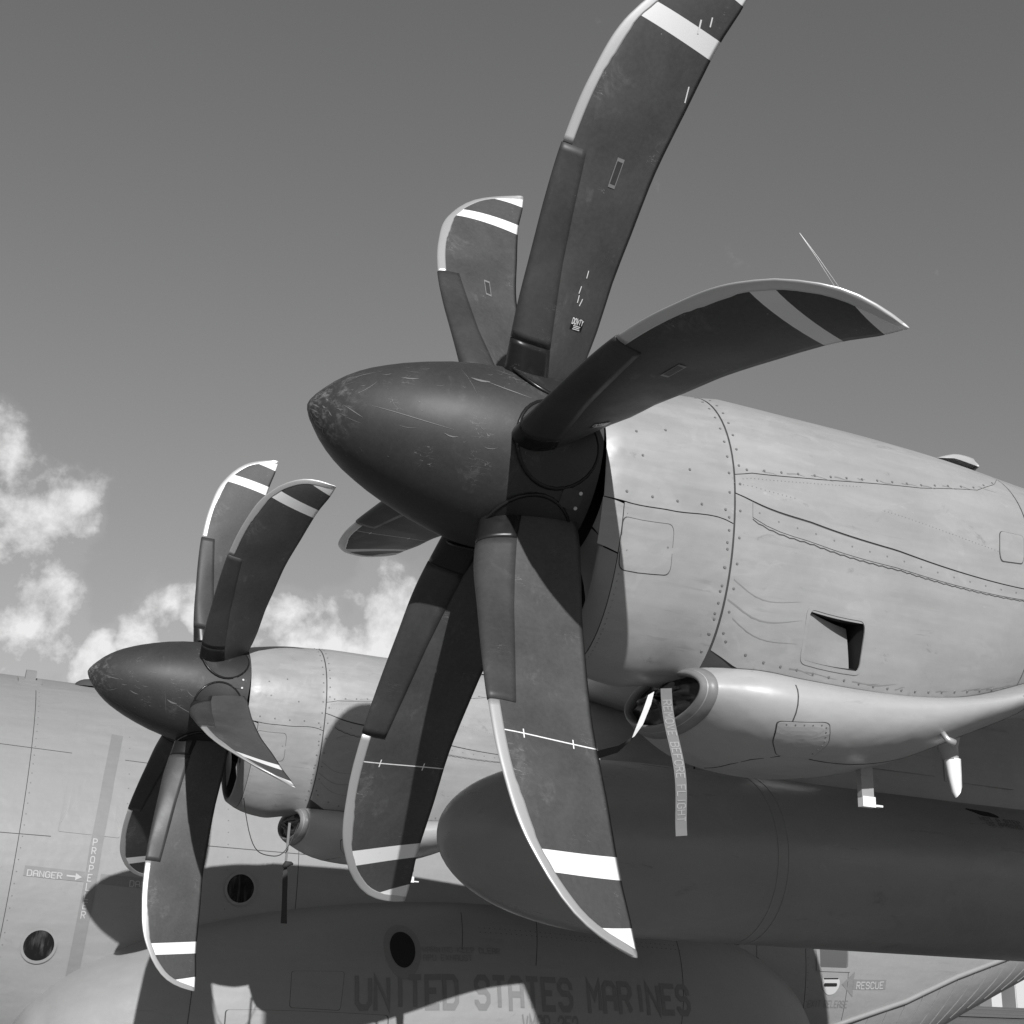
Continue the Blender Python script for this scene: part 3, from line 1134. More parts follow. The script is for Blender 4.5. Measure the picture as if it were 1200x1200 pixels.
b.part('stencil_block', M_LETTERD, pyl)
# wheels stand under the sponson
for x in (2.6, 4.4):
    w = MB()
    for yy in (7.75, 8.2):
        w.tube([(x, yy - .17, .52), (x, yy - .12, .52), (x, yy + .12, .52), (x, yy + .17, .52)], [.40, .52, .52, .40], 28)
    w.part('main_wheel', M_CUFF, plane)


# ------------------------------------------------------------------ engine nacelle
def lin(pts):
    xs = [p[0] for p in pts]
    ys = [p[1] for p in pts]
    return lambda x: float(np.interp(x, xs, ys))


thB = lin([(.10, 105.5), (.32, 103.0), (.56, 101.4), (.62, 101.2)])
thC = lin([(.58, 84.8), (1.03, 78.6), (1.58, 69.9), (1.93, 60.5), (2.08, 50), (2.17, 38)])
thD = lin([(.58, 91.6), (.68, 91.5), (.97, 92.0), (1.40, 93.5), (2.10, 98.3), (2.5, 100.5)])
thE = lin([(.58, 142.6), (.728, 139), (.836, 137.6), (1.156, 137.2), (1.467, 139.7), (1.854, 142.6), (2.2, 145.3), (3.8, 150)])
VENT = (.972, 1.242, 114.0, 130.4)


def build_nacelle():
    V, F = full(NAC, .18, 3.8, 60, 90, -.004, hole=VENT)
    nac = part('engine_nacelle', up_(V), F, M_GAP, plane)
    # front cowl: two sheets, upper over the crown and lower round the chin
    panel('front_cowl', NAC, .075, .6165, lambda x: -thB(x), thB, M_PAINT, nac, nx=16, nt=40)
    panel('front_cowl', NAC, .155, .6165, thB, lambda x: 360 - thB(x), M_PAINT, nac, nx=16, nt=40)
    for a_, b_ in ((thB(.1), 121.0), (239.0, 360 - thB(.1))):
        panel('front_cowl', NAC, .072, .1515, lambda x: a_, lambda x: b_, M_PAINT, nac, nx=5, nt=8)
    for sgn in (1, -1):
        for t0, t1, mm_, e_x in ((72, 121, M_PAINT, .074), (121.2, 150, M_LIP, .098)):
            ta = np.linspace(t0, t1, 16) * sgn
            e0 = NAC(e_x, ta, -.006 if t0 < 100 else -.03)
            d_ = e0[:, 1:]
            c0 = np.concatenate([np.full((16, 1), .10), d_ / np.linalg.norm(d_, axis=1)[:, None] * .366], 1)
            rows = [e0 * (1 - q) + c0 * q + np.array([.018 * math.sin(math.pi * q), 0, 0]) for q in np.linspace(0, 1, 7)]
            part('spinner_fairing', up_(np.concatenate(rows)), grid_faces(7, 16), mm_, nac)
    # inlet lip with a rolled edge, and the dark duct behind it
    rows = []
    ts = np.linspace(121.3, 238.7, 40)
    for k in range(7):
        q = k / 6 * math.pi
        rows.append(NAC(.105 + .0 - .028 * math.sin(q) + (.047 if k == 0 else 0), ts, -.022 + .022 * math.cos(q)))
    rows.append(NAC(.2, ts, -.05))
    V = np.concatenate(rows)
    part('inlet_lip', up_(V), grid_faces(len(rows), len(ts)), M_LIP, nac)
    rows = [NAC(x, ts, o) for x, o in ((.19, -.049), (.3, -.09), (.42, -.14), (.5, -.3))]
    part('inlet_duct', up_(np.concatenate(rows)), grid_faces(4, len(ts)), M_BLACK, nac)
    V, F = full(NAC, .15, .24, 4, 60, -.03)
    V = np.concatenate([V, [[.24, 0, -.2]]])
    F += [(3 * 60 + k, 3 * 60 + (k + 1) % 60, len(V) - 1) for k in range(60)]
    part('hub_bulkhead', up_(V), F, M_BLACK, nac)
    # rear cowls
    panel('cowl_panel', NAC, .6245, 2.165, lambda x: -thC(x), thC, M_PAINT, nac, nx=40, nt=40)
    for s in (1, -1):
        panel('cowl_panel', NAC, .6245, 2.165, lambda x: (thC(x) if s > 0 else -thD(x)), lambda x: (thD(x) if s > 0 else -thC(x)), M_PAINT, nac, nx=40, nt=16)
        panel('cowl_panel', NAC, .6245, 2.165, lambda x: (thD(x) if s > 0 else -thE(x) - 4), lambda x: (thE(x) + 4 if s > 0 else -thD(x)), M_PAINT, nac, nx=40, nt=24,
              hole=VENT if s > 0 else None)
    panel('cowl_panel', NAC, 2.173, 3.78, lambda x: -179.5, lambda x: 179.5, M_PAINT, nac, nx=24, nt=70)
    # flush inlet: ramp that sinks towards the rear and top, with side walls
    nr, nq = 8, 6
    V = []
    for i in range(nr):
        for j in range(nq):
            a, b = i / (nr - 1), j / (nq - 1)          # a aft, b down
            dpt = .012 + .075 * max(0, a * (1.15 - b * .75) - .05)
            V.append(NAC(VENT[0] + (VENT[1] - VENT[0]) * a * .93, VENT[2] + (VENT[3] - VENT[2]) * (.10 * a + b * (1 - .10 * a)), -dpt)[0])
    part('vent_ramp', up_(V), grid_faces(nr, nq), M_PAINT, nac)
    w = MB()
    e = dense([(VENT[0], VENT[2] * .008), (VENT[1], VENT[2] * .008), (VENT[1], VENT[3] * .008), (VENT[0], VENT[3] * .008)], .05)
    n = len(e)
    V = [NAC(p[0], p[1] / .008, -.004)[0] for p in e] + [NAC(p[0], p[1] / .008, -.13)[0] for p in e]
    w.add(up_(V), [(k, (k + 1) % n, n + (k + 1) % n, n + k) for k in range(n)] + [tuple(range(n, 2 * n))])
    w.part('vent_wall', M_BLACK, nac)  # black colour puts the shade inside the recess into its walls
    plate('vent_frame', NAC, [(VENT[0] - .012, VENT[2] - 1.6), (VENT[1] + .012, VENT[2] - 1.6), (VENT[1] + .012, VENT[3] + 1.6), (VENT[0] - .012, VENT[3] + 1.6)], .03, .003, M_PAINT, nac, hole=.91)
    # square access door on the front cowl
    door = [(.150, 109.2), (.363, 106.6), (.372, 122.2), (.162, 125.8)]
    plate('door_gasket', NAC, door, .025, .0012, M_GAP, nac)
    c_ = np.mean(door, 0)
    plate('access_door', NAC, [tuple(c_ + (np.array(p) - c_) * .972) for p in door], .025, .0035, M_PAINT, nac)
    small = [(1.985, 81), (2.13, 80.4), (2.11, 91), (1.965, 91.4)]
    plate('door_gasket', NAC, small, .02, .0012, M_GAP, nac)
    c_ = np.mean(small, 0)
    plate('access_door', NAC, [tuple(c_ + (np.array(p) - c_) * .96) for p in small], .02, .003, M_PAINT, nac)
    # hinge strip under the long diagonal seam
    hs = [(x, thD(x) + 2.1) for x in np.linspace(.70, 2.15, 24)]
    V, F = strip_geo(NAC, hs, .028, .003)
    part('hinge_strip', up_(V), F, M_PAINT, nac, False)
    hl = MB()
    for k, x in enumerate(np.arange(.70, 2.15, .024)):
        V, F = strip_geo(NAC, [(x, thD(x) + 4.3 + .22 * (k % 2)), (x + .024, thD(x) + 4.3 + .22 * ((k + 1) % 2))], .0020, .0012, skirt=.001)
        hl.add(up_(V), F)
    hl.part('hinge_line', M_GAP, nac, kind='stuff')
    # oil cooler scoop
    xs = np.concatenate([np.linspace(.575, .8, 10), np.linspace(.86, 3.2, 40)])
    V, F = full(SCO, 0, 0, 0, 72, xs=xs)
    sco = part('oil_cooler_scoop', up_(V), F, M_SCOOP, nac)
    rows = []
    ts = np.linspace(-180, 180, 72, endpoint=False)
    rows.append(SCO(.612, ts, -.001))
    for k in range(8):
        q = k / 7 * math.pi
        rows.append(SCO(.585 - .03 * math.sin(q) + (.026 if k == 0 else 0) + (.014 if k == 1 else 0), ts, (.0035 if k < 2 else .003) - .018 + .018 * math.cos(q)))
    rows += [SCO(.62, ts, -.05), SCO(.64, ts, -.06)]
    part('scoop_lip', up_(np.concatenate(rows)), grid_faces(len(rows), 72, True), M_LIP, nac)
    # seam where the cowl meets the scoop
    seam = []
    for x in np.linspace(.64, 2.3, 50):
        t = hermite([[.56, 0]], .56) if False else None
        for th in np.arange(20, 150, .5):
            p = SCO(x, th)[0]
            # inside the cowl section?
            dz = p[2]
            q = NAC(np.full(181, x), np.arange(0, 181))
            yw = np.interp(-dz, -q[:, 2], q[:, 1])
            if p[1] < yw - .001:
                seam.append((x, th))
                break
    V, F = strip_geo(SCO, seam, .006, .002, skirt=.002)
    part('scoop_seam', up_(V), F, M_GAP, nac, False, 'stuff')
    spn = [(.822, 117.5), (1.028, 108.6), (1.13, 142.0), (.93, 151)]
    spn = [(.825, 115), (1.03, 107), (1.075, 128), (1.07, 146), (.93, 150), (.86, 136)]
    plate('door_gasket', SCO, spn, .03, .001, M_GAP, nac)
    c_ = np.mean(spn, 0)
    plate('access_door', SCO, [tuple(c_ + (np.array(p) - c_) * .965) for p in spn], .03, .003, M_SCOOP, nac)
    ss = MB()
    for pts in ([(.895, 72), (.885, 112)], [(.95, 150), (.88, 162), (.86, 176), (.87, 200)], [(1.07, 148), (1.3, 153), (1.6, 158), (1.8, 152), (2.0, 140)],
                [(1.98, 85), (2.03, 105), (2.06, 130), (2.02, 150), (1.9, 170)]):
        V, F = strip_geo(SCO, pts, .005, .0012, skirt=.001)
        ss.add(up_(V), F)
    ss.part('skin_seam', M_GAP, nac, kind='stuff')
    # fasteners
    rv = MB()
    rows = []
    for s in (1, -1):
        rows += [(.597, s * t) for t in range(12, 150, 8)] + [(.645, s * t) for t in range(8, 140, 8)]
    rows += [(x, thB(x) - 3.2) for x in np.arange(.16, .6, .105)] + [(.2, 75), (.33, 70), (.22, 88), (.42, 88)]
    rows += [(x, thC(x) - 1.6) for x in np.arange(.68, 2.12, .082)]
    rows += [(x, thD(x) + 1.9) for x in np.arange(.73, 2.12, .088)]
    rows += [(x, thE(x) - 2.8) for x in np.arange(.66, 2.12, .075)]
    rows += [(.6, t) for t in np.arange(104, 146, 6)]
    rows += [(.185, 113), (.26, 111.6), (.34, 110), (.185, 119), (.26, 121.5), (.345, 119.5), (.19, 123), (.345, 114)]
    rows += [(x, t) for x in (2.0, 2.05, 2.1) for t in (82.4, 90)]
    rows += [(x, thE(x) - 22) for x in ()]
    V, F = rivet_geo(NAC, rows, .0065, .0028, 7)
    rv.add(up_(V), F)
    rs = [(x, t) for x, t in along([(.85, 117), (1.02, 110.4), (1.055, 128), (1.05, 143)], .036)]
    V, F = rivet_geo(SCO, rs, .0045, .004, 6)
    rv.add(up_(V), F)
    rv.part('fastener', M_RIVET, nac, kind='stuff')
    fine = MB()
    rows = [(x, thC(x) + 2.0) for x in np.arange(.66, 1.25, .018)] + [(x, thD(x) - 8) for x in np.arange(1.35, 2.1, .018)] + [(.17, t) for t in np.arange(108, 172, 2.4)] + [(x, thD(x) - 3.5) for x in np.arange(.62, .9, .02)]
    V, F = rivet_geo(NAC, rows, .0028, .0012, 5)
    fine.add(up_(V), F)
    fine.part('rivet_row', M_LIP, nac, kind='stuff')
    stn = MB()
    r4 = np.random.default_rng(21)
    runs = [(.63, 125.0, .32, -7.5, .006), (.66, 129.0, .28, -3.5, .004), (.64, 117.5, .30, -5.5, .004)]
    for x in np.arange(.70, 2.0, .075):
        if r4.uniform() < .6:
            runs.append((x, thE(x) - 2.8, r4.uniform(.05, .16), r4.uniform(-1.5, .6), r4.uniform(.003, .007)))
    for x in np.arange(.75, 2.0, .12):
        runs.append((x, thC(x) - 1.6, r4.uniform(.04, .12), r4.uniform(-.6, .6), r4.uniform(.003, .005)))
    for x0, t0, L, dt_, w_ in runs:
        V = []
        n_s = 10
        for i in range(n_s + 1):
            q = i / n_s
            hw = w_ / 2 * (1 - q) ** .7 / .0079
            t_ = t0 + dt_ * q + .25 * math.sin(6 * q + x0 * 9)
            for s_ in (-1, 1):
                V.append(NAC(x0 + L * q, t_ + s_ * hw, .0006)[0])
        stn.add(up_(V), [(2 * i, 2 * i + 1, 2 * i + 3, 2 * i + 2) for i in range(n_s)])
    stn.part('oil_streak', M_STAIN, nac, kind='stuff')
    # blister on the crown
    b = MB()
    V = []
    for i in range(9):
        a = i / 8
        for k in range(9):
            c = math.pi * k / 8
            hh = .062 * (1 - (1 - min(1, a / .75)) ** 2.0) * (1 if a < .92 else 1 - (a - .92) / .16)
            ww = .07 * (.5 + .5 * min(1, a / .4))
            p = NAC(1.90 + .24 * a, 20, -.022)[0] + np.array([0, -ww * math.cos(c) * .9, ww * math.cos(c) * .35])
            n = normal_at(NAC, 1.90 + .24 * a, 20)[0]
            V.append(p + n * hh * math.sin(c))
    b.add(up_(V), grid_faces(9, 9) + [tuple(8 * 9 + k for k in range(9))])
    b.part('crown_blister', M_SCOOP, nac, True)
    # drain masts and a probe under the scoop
    p = SCO(1.46, 168, -.01)[0]
    b = MB()
    b.box(p + np.array([.01, 0, -.06]) + OFFZ, (.062, .028, .13))
    b.part('drain_mast', M_PAINT, nac)
    b = MB()
    b.box(p + np.array([.014, 0, -.145]) + OFFZ, (.066, .032, .042))
    b.box(p + np.array([.05, 0, -.158]) + OFFZ, (.07, .030, .008))
    b.part('drain_tip', M_MASTTIP, nac)
    p = SCO(1.80, 156, .0)[0]
    b = MB()
    V = []
    for i, (dz, L, w) in enumerate(((.03, .16, .04), (-.01, .105, .032), (-.06, .082, .026), (-.065, .082, .026))):
        for k in range(10):
            a = 2 * math.pi * k / 10
            V.append(p + np.array([.02 + L / 2 * math.cos(a) + .012 * i, w * math.sin(a), dz]))
    b.add(up_(V), grid_faces(4, 10, True))
    b.part('drain_fairing', M_PAINT, nac, True)
    b = MB()
    V = []
    for i, (dz, L, w) in enumerate(((-.058, .080, .027), (-.13, .066, .022), (-.185, .05, .018), (-.20, .03, .012))):
        for k in range(10):
            a = 2 * math.pi * k / 10
            V.append(p + np.array([.055 + .006 * i + L / 2 * math.cos(a), w * math.sin(a), dz + (.02 * math.cos(a) * i / 3)]))
    b.add(up_(V), grid_faces(4, 10, True) + [tuple(30 + k for k in range(10))])
    b.part('drain_tip', M_MASTTIP, nac, True)
    p = SCO(1.59, 120, 0)[0]
    n = normal_at(SCO, 1.59, 120)[0]
    b = MB()
    b.tube([p + OFFZ, p + n * .03 + OFFZ, p + n * .036 + np.array([.03, 0, -.008]) + OFFZ], [.011, .012, .016], 10)
    b.part('probe', M_NICKEL, nac, True)
    return nac


near_nac = build_nacelle()
HUB2 = np.array([-.0126, 5.03, -.0696])


def copy_under(o, parent, delta):
    """copy a part and its sub-parts, shifted by delta in world space"""
    c = o.copy()
    COL.objects.link(c)
    c.parent = parent
    mw = Matrix.Translation(Vector(delta)) @ world_of(o)
    c.matrix_basis = world_of(parent).inverted() @ mw
    for ch in o.children:
        d = ch.copy()
        COL.objects.link(d)
        d.parent = c
    return c


far_nac = copy_under(near_nac, plane, HUB2)


# ------------------------------------------------------------------ propellers
TILT = R(3.9223)
SPIN = [(-1.0, .004), (-.994, .022), (-.975, .052), (-.95, .082), (-.92, .115), (-.88, .150), (-.84, .179), (-.8, .203), (-.74, .232), (-.68, .258), (-.6, .287),
        (-.5, .318), (-.4, .341), (-.3, .358), (-.2, .368), (-.1, .373), (0.0, .374), (.066, .374)]
BR = [.33, .42, .6, .8, 1.0, 1.25, 1.5, 1.75, 1.8, 1.85, 1.9, 1.94, 1.97, 1.99, 2.003, 2.010, 2.0135]
BXL = [-.300, -.317, -.345, -.359, -.371, -.375, -.354, -.289, -.262, -.231, -.190, -.147, -.102, -.056, -.006, .040, .078]
BXT = [.040, .047, .043, .027, .023, .022, .044, .065, .072, .082, .092, .097, .100, .1015, .1015, .1015, .101]
BNL = [.030, .026, .018, -.006, -.028, -.048, -.056, -.058, -.055, -.050, -.040, -.030, -.020, -.008, .008, .024, .040]
BNT = [-.112, -.105, -.082, -.067, -.049, -.033, -.015, .011, .018, .026, .034, .039, .042, .044, .0455, .0462, .0465]
BTC = [.34, .30, .20, .14, .108, .085, .070, .058, .056, .054, .053, .055, .058, .065, .08, .12, .25]


def bsec(r):
    return [float(hermite(np.stack([BR, A], 1), r)[0, 0]) if r < 1.75 else float(np.interp(r, BR, A)) for A in (BXL, BXT, BNL, BNT, BTC)]


def foil(s, side, camber=.018):
    t = 5 * (.2969 * math.sqrt(max(s, 0)) - .126 * s - .3516 * s * s + .2843 * s**3 - .1036 * s**4)
    return camber * 4 * s * (1 - s), t * side


def bpoint(r, s, side, off=0.0):
    """blade frame: x aft, y = -n, z = r"""
    xl, xt, nl, nt, tc = bsec(r)
    cx, cn = xt - xl, nt - nl
    L = math.hypot(cx, cn)
    ex, en = cx / L, cn / L
    m_, t = foil(s, side)
    hgt = (m_ + t * tc) * L
    x = xl + ex * s * L - en * hgt
    n = nl + en * s * L + ex * hgt
    if off:
        d = .012
        a = bpoint(r, min(1, s + d), side) if s < .98 else bpoint(r, s, side)
        b = bpoint(r, max(0, s - d), side) if s > d else bpoint(r, max(0, d - s), -side)
        if s < d:
            b = bpoint(r, d - s, -side)
        tx, tn = a[0] - b[0], -(a[1] - b[1])
        l = math.hypot(tx, tn) + 1e-9
        # outward normal: left/right of the tangent by side
        nx_, nn_ = -tn / l * side, tx / l * side
        x += nx_ * off
        n += nn_ * off
    return (x, -n, r)


LEC = np.array([(x, r) for x, r in zip(BXL, BR)])
_t = np.linspace(0, len(LEC) - 1, 300)
LED = np.stack([np.interp(_t, range(len(LEC)), LEC[:, 0]), np.interp(_t, range(len(LEC)), LEC[:, 1])], 1)


def strip_limit(r, width=.030):
    """chord fraction where the distance to the leading-edge curve equals width"""
    xl, xt = bsec(r)[:2]
    for s in np.linspace(0, 1, 81):
        x = xl + (xt - xl) * s
        if np.sqrt(((LED - (x, r)) ** 2).sum(1)).min() > width:
            return max(s, .02)
    return 1.0


CH = [0, .006, .02, .05, .10, .18, .28, .40, .52, .64, .76, .87, .95, 1.0]
RR = sorted(set([.33, .38, .42, .48, .54, .6, .7, .8, .9, 1.0, 1.1, 1.2, 1.25, 1.32, 1.4, 1.5, 1.6, 1.7, 1.75] + BR[8:]))


def wrap(r0, r1, lim, off, nr=26, rs=None):
    """a sleeve round the leading edge from r0 to r1, reaching chord fraction lim(r)"""
    rs = np.linspace(r0, r1, nr) if rs is None else rs
    V = []
    k = 9
    for r in rs:
        L = lim(r)
        ss = [(j / k) ** 1.7 * L for j in range(k, -1, -1)]
        row = [bpoint(r, ss[0], 1, 0)] + [bpoint(r, s, 1, off) for s in ss] + [bpoint(r, s, -1, off) for s in ss[::-1][1:]] + [bpoint(r, ss[0], -1, 0)]
        V += row
    n = 2 * k + 3
    F = grid_faces(len(rs), n)
    # closing walls at both ends
    for idx in (0, len(rs) - 1):
        b = len(V)
        r = rs[idx]
        L = lim(r)
        ss = [(j / k) ** 1.7 * L for j in range(k, -1, -1)]
        V += [bpoint(r, ss[0], 1, 0)] + [bpoint(r, s, 1, 0) for s in ss] + [bpoint(r, s, -1, 0) for s in ss[::-1][1:]] + [bpoint(r, ss[0], -1, 0)]
        F += [(idx * n + j, idx * n + j + 1, b + j + 1, b + j) for j in range(n - 1)]
    return V, F


def build_blade_meshes():
    V, uv = [], []
    ring = [(s, 1) for s in CH[::-1]] + [(s, -1) for s in CH[1:-1]]
    n = len(ring)
    for r in RR:
        for s, sd_ in ring:
            p = bpoint(r, s, sd_)
            V.append(p)
            uv.append((p[0] + 1, r))
    F, fm = [], []
    for i in range(len(RR) - 1):
        for j in range(n):
            j2 = (j + 1) % n
            F.append((i * n + j, i * n + j2, (i + 1) * n + j2, (i + 1) * n + j))
            mid = (j + .5)
            fm.append(0 if mid < len(CH) - 1 else 1)
    F.append(tuple((len(RR) - 1) * n + k for k in range(n)))
    fm.append(0)
    F.append(tuple(reversed(range(n))))
    fm.append(0)
    blade = mesh('blade', V, F, [M_BLADE, M_BLADEL], True, uv, fm)
    flip_safe(blade)

    def blim(r):
        xa = np.interp(r, [.33, .48, .8, 1.232], [-.150, -.188, -.235, -.281])
        xl, xt = bsec(r)[:2]
        return (xa - xl) / (xt - xl)
    V, F = wrap(.482, 1.232, blim, .0045)
    boot = mesh('deicing_boot', V, F, M_BOOT)
    flip_safe(boot)
    V, F = wrap(.34, .478, blim, .0035, 8)
    cuff = mesh('root_cuff', V, F, M_CUFF)
    flip_safe(cuff)
    rs = list(np.linspace(1.236, 1.75, 22)) + [1.775, 1.8, 1.825, 1.85, 1.875, 1.9, 1.92, 1.94, 1.955, 1.97, 1.98, 1.99, 1.997, 2.003, 2.007, 2.010, 2.0135]
    V, F = wrap(0, 0, strip_limit, .0018, rs=rs)
    st = mesh('erosion_strip', V, F, M_NICKEL)
    flip_safe(st)
    blade2 = blade.copy()
    blade2.materials[1] = M_BLADE
    return blade, boot, cuff, st, blade2


BLADE, BOOT, CUFF, STRIP, BLADEF = build_blade_meshes()


def on_face(x, r, side, off):
    xl, xt = bsec(r)[:2]
    return np.array(bpoint(r, (x - xl) / (xt - xl), side, off))


def placard(x, r, w, h, ang, side, off=.0015):
    """four corners of a small plate lying on a blade face"""
    c, s = math.cos(ang), math.sin(ang)
    V = []
    for a, b in ((-1, -1), (1, -1), (1, 1), (-1, 1)):
        V.append(on_face(x + (a * w * c - b * h * s) / 2, r + (a * w * s + b * h * c) / 2, side, off))
    return V


def small_print(txt, x, r, h, length, side, ang, off):
    _, _, L = text_geo(txt, lambda a, b, l: (0, 0, 0), h)
    k = length / L
    c, s = math.cos(ang), math.sin(ang)

    def fn(a, b, l):
        a = a * k
        return on_face(x + a * c - b * s, r + a * s + b * c, side, off + l * .4)
    V, F, _ = text_geo(txt, fn, h, 1.4)
    return V, F


PLAC = mesh('placard', placard(-.138, 1.195, .030, .115, .0, 1), [(0, 1, 2, 3)], M_LIP, False)
PLAT = mesh('placard_plate', placard(-.138, 1.195, .023, .088, .0, 1, .0022), [(0, 1, 2, 3)], M_BOOT, False)
LAB = mesh('maker_label', placard(-.085, .605, .066, .046, .0, 1), [(0, 1, 2, 3)], M_CUFF, False)
_mb = MB()
_mb.add(*small_print('DOWTY', -.116, .604, .021, .063, 1, 0, .0022))
for _k in range(3):
    _mb.add(placard(-.085, .597 - .0065 * _k, .040 - .006 * (_k % 2), .0032, 0, 1, .0023), [(0, 1, 2, 3)])
DOW = mesh('maker_lettering', _mb.V, _mb.F, M_WHITE, False)
_mb = MB()
for _x, _r in ((-.118, .70), (-.122, .735), (-.10, .69), (-.11, .80)):
    _mb.add(placard(_x, _r, .004, .03, .3 * math.sin(_r * 90), 1, .0012), [(0, 1, 2, 3)])
for _x, _r, _w, _h in ((-.03, 1.80, .006, .05), (.005, 1.83, .005, .035), (.022, 1.56, .005, .06)):
    _mb.add(placard(_x, _r, _w, _h, .15, 1, .0012), [(0, 1, 2, 3)])
CHIP = mesh('paint_chip', _mb.V, _mb.F, M_WHITE, False)


def spin_r(x):
    return float(np.interp(x, [p[0] for p in SPIN], [p[1] for p in SPIN]))


def scratch_mesh():
    mb = MB()
    r3 = np.random.default_rng(11)

    def sliver(x0, a0, x1, a1, w):
        n = max(2, int(abs(x1 - x0) / .03) + 2)
        P = []
        for i in range(n + 1):
            t = i / n
            x = x0 + (x1 - x0) * t
            a = R(a0 + (a1 - a0) * t) + .02 * math.sin(t * 3)
            P.append((x, a, w * (.25 + math.sin(math.pi * t))))
        V = []
        for x, a, ww in P:
            for s_ in (-1, 1):
                rr = spin_r(x) + .0013
                da = s_ * ww / 2 / rr
                V.append((x, -rr * math.sin(a + da), rr * math.cos(a + da)))
        mb.add(V, [(2 * i, 2 * i + 1, 2 * i + 3, 2 * i + 2) for i in range(n)])
    for _ in range(44):
        x = r3.uniform(-.95, -.25)
        a = r3.uniform(20, 120) if r3.uniform() < .7 else r3.uniform(0, 360)
        L = r3.exponential(.018) + .006
        d = r3.uniform(-1, 1)
        sliver(x, a, x + L, a + d * L * 90, r3.uniform(.0012, .0028))
    for _ in range(60):
        x = -.99 + r3.exponential(.022)
        a = r3.uniform(0, 360)
        L = r3.uniform(.006, .02)
        sliver(x, a, x + L, a + r3.uniform(-12, 12), r3.uniform(.002, .006))
    for q in ((-.82, 97, -.52, 104, .0022), (-.42, 62, -.24, 70, .004), (-.47, 60, -.40, 62, .010), (-.72, 62, -.66, 64, .005), (-.90, 46, -.80, 48, .003), (-.86, 82, -.80, 66, .0025),
              (-.9, 100, -.83, 112, .003), (-.50, 50, -.45, 76, .003), (-.55, 108, -.50, 108, .004), (-.36, 44, -.30, 50, .003)):
        sliver(*q)
    return mesh('scratch', mb.V, mb.F, M_SCR, False)


M_SCR = mat('bare scratched metal', .15, .6)


def build_prop(hub, alpha, dbeta, near):
    base = Matrix.Translation(Vector(up_(hub))) @ Matrix.Rotation(TILT, 4, 'Y')
    # hub and back plate
    V = []
    pr = [(-.35, .02), (-.35, .2), (-.02, .2), (-.02, .34), (.05, .355), (.062, .355), (.062, .01)]
    for x, r in pr:
        for k in range(40):
            a = 2 * math.pi * k / 40
            V.append((x, r * math.sin(a), r * math.cos(a)))
    hubm = mesh('propeller', V, grid_faces(len(pr), 40, True), M_CUFF)
    prop = link('propeller', hubm, plane, base)
    if near:
        V = []
        for x, r in SPIN:
            for k in range(72):
                a = 2 * math.pi * k / 72
                V.append((x, r * math.sin(a), r * math.cos(a)))
        sp = mesh('spinner', V, grid_faces(len(SPIN), 72, True) + [tuple(range(72))], M_SPINNER)
        flip_safe(sp)
        build_prop.sp = sp
        build_prop.scr = scratch_mesh()
        # rim round each blade root
        V, F = [], []
        for k in range(32):
            a = 2 * math.pi * k / 32
            for j in range(6):
                b = 2 * math.pi * j / 6
                rr = .172 + .007 * math.cos(b)
                x, y = -.125 + rr * math.cos(a), rr * math.sin(a)
                V.append((x, y, math.sqrt(max(0, .374 ** 2 - y * y)) + .007 * math.sin(b) - .001))
        rm_ = mesh('root_rim', V, grid_faces(32, 6, True) + [(31 * 6 + j, j, (j + 1) % 6, 31 * 6 + (j + 1) % 6) for j in range(6)], M_CUFF)
        V = []
        for q in (1, .7, .4, .05):
            for k in range(32):
                a = 2 * math.pi * k / 32
                x, y = -.125 + .166 * q * math.cos(a), .166 * q * math.sin(a)
                V.append((x, y, math.sqrt(.374 ** 2 - y * y) + .0025))
        pl_ = mesh('root_plate', V, grid_faces(4, 32, True), M_SPIN)
        flip_safe(pl_)
        build_prop.rim = rm_
        build_prop.plate = pl_
        # screwed cover between blades, on the rear of the spinner
        V = []
        for i in range(5):
            for j in range(7):
                x = -.06 + .085 * i / 4
                a = R(-6 + 12 * j / 6)
                V.append((x, -.3765 * math.sin(a), .3765 * math.cos(a)))
        build_prop.cover = mesh('spinner_cover', V, grid_faces(5, 7), M_COVERP, False)
        mbs = MB()
        for x in (.012,):
            for a in (-4.6, 4.6):
                a = R(a)
                mbs.tube([(x, -.375 * math.sin(a), .375 * math.cos(a)), (x, -.379 * math.sin(a), .379 * math.cos(a))], .0075, 8)
        build_prop.screw = mesh('cover_screw', mbs.V, mbs.F, M_NICKEL, False)
    spo_ = link('spinner', build_prop.sp, prop, base)
    link('scratch', build_prop.scr, prop, base if near else base @ Matrix.Rotation(1.0, 4, 'X'), 'stuff')
    for b in range(6):
        rot = base @ Matrix.Rotation(alpha + b * math.pi / 3, 4, 'X')
        mid = base @ Matrix.Rotation(alpha + (b + .5) * math.pi / 3, 4, 'X')
        mw = rot @ Matrix.Rotation(-dbeta, 4, 'Z')
        for nm, me in (('blade', BLADE if near else BLADEF), ('deicing_boot', BOOT), ('root_cuff', CUFF), ('erosion_strip', STRIP)) + ((('placard', PLAC), ('placard_plate', PLAT), ('maker_label', LAB), ('maker_lettering', DOW)) if near else ()):
            link(nm, me, prop, mw)
        if b == 0 and near:
            link('paint_chip', CHIP, prop, mw)
        link('root_rim', build_prop.rim, prop, rot)
        link('root_plate', build_prop.plate, prop, rot)
        link('spinner_cover', build_prop.cover, prop, mid)
        link('cover_screw', build_prop.screw, prop, mid, 'stuff')
    return prop


near_prop = build_prop(np.zeros(3), R(35.3706), 0.0, True)
far_prop = build_prop(HUB2, R(53.2186), R(-2.1594), False)


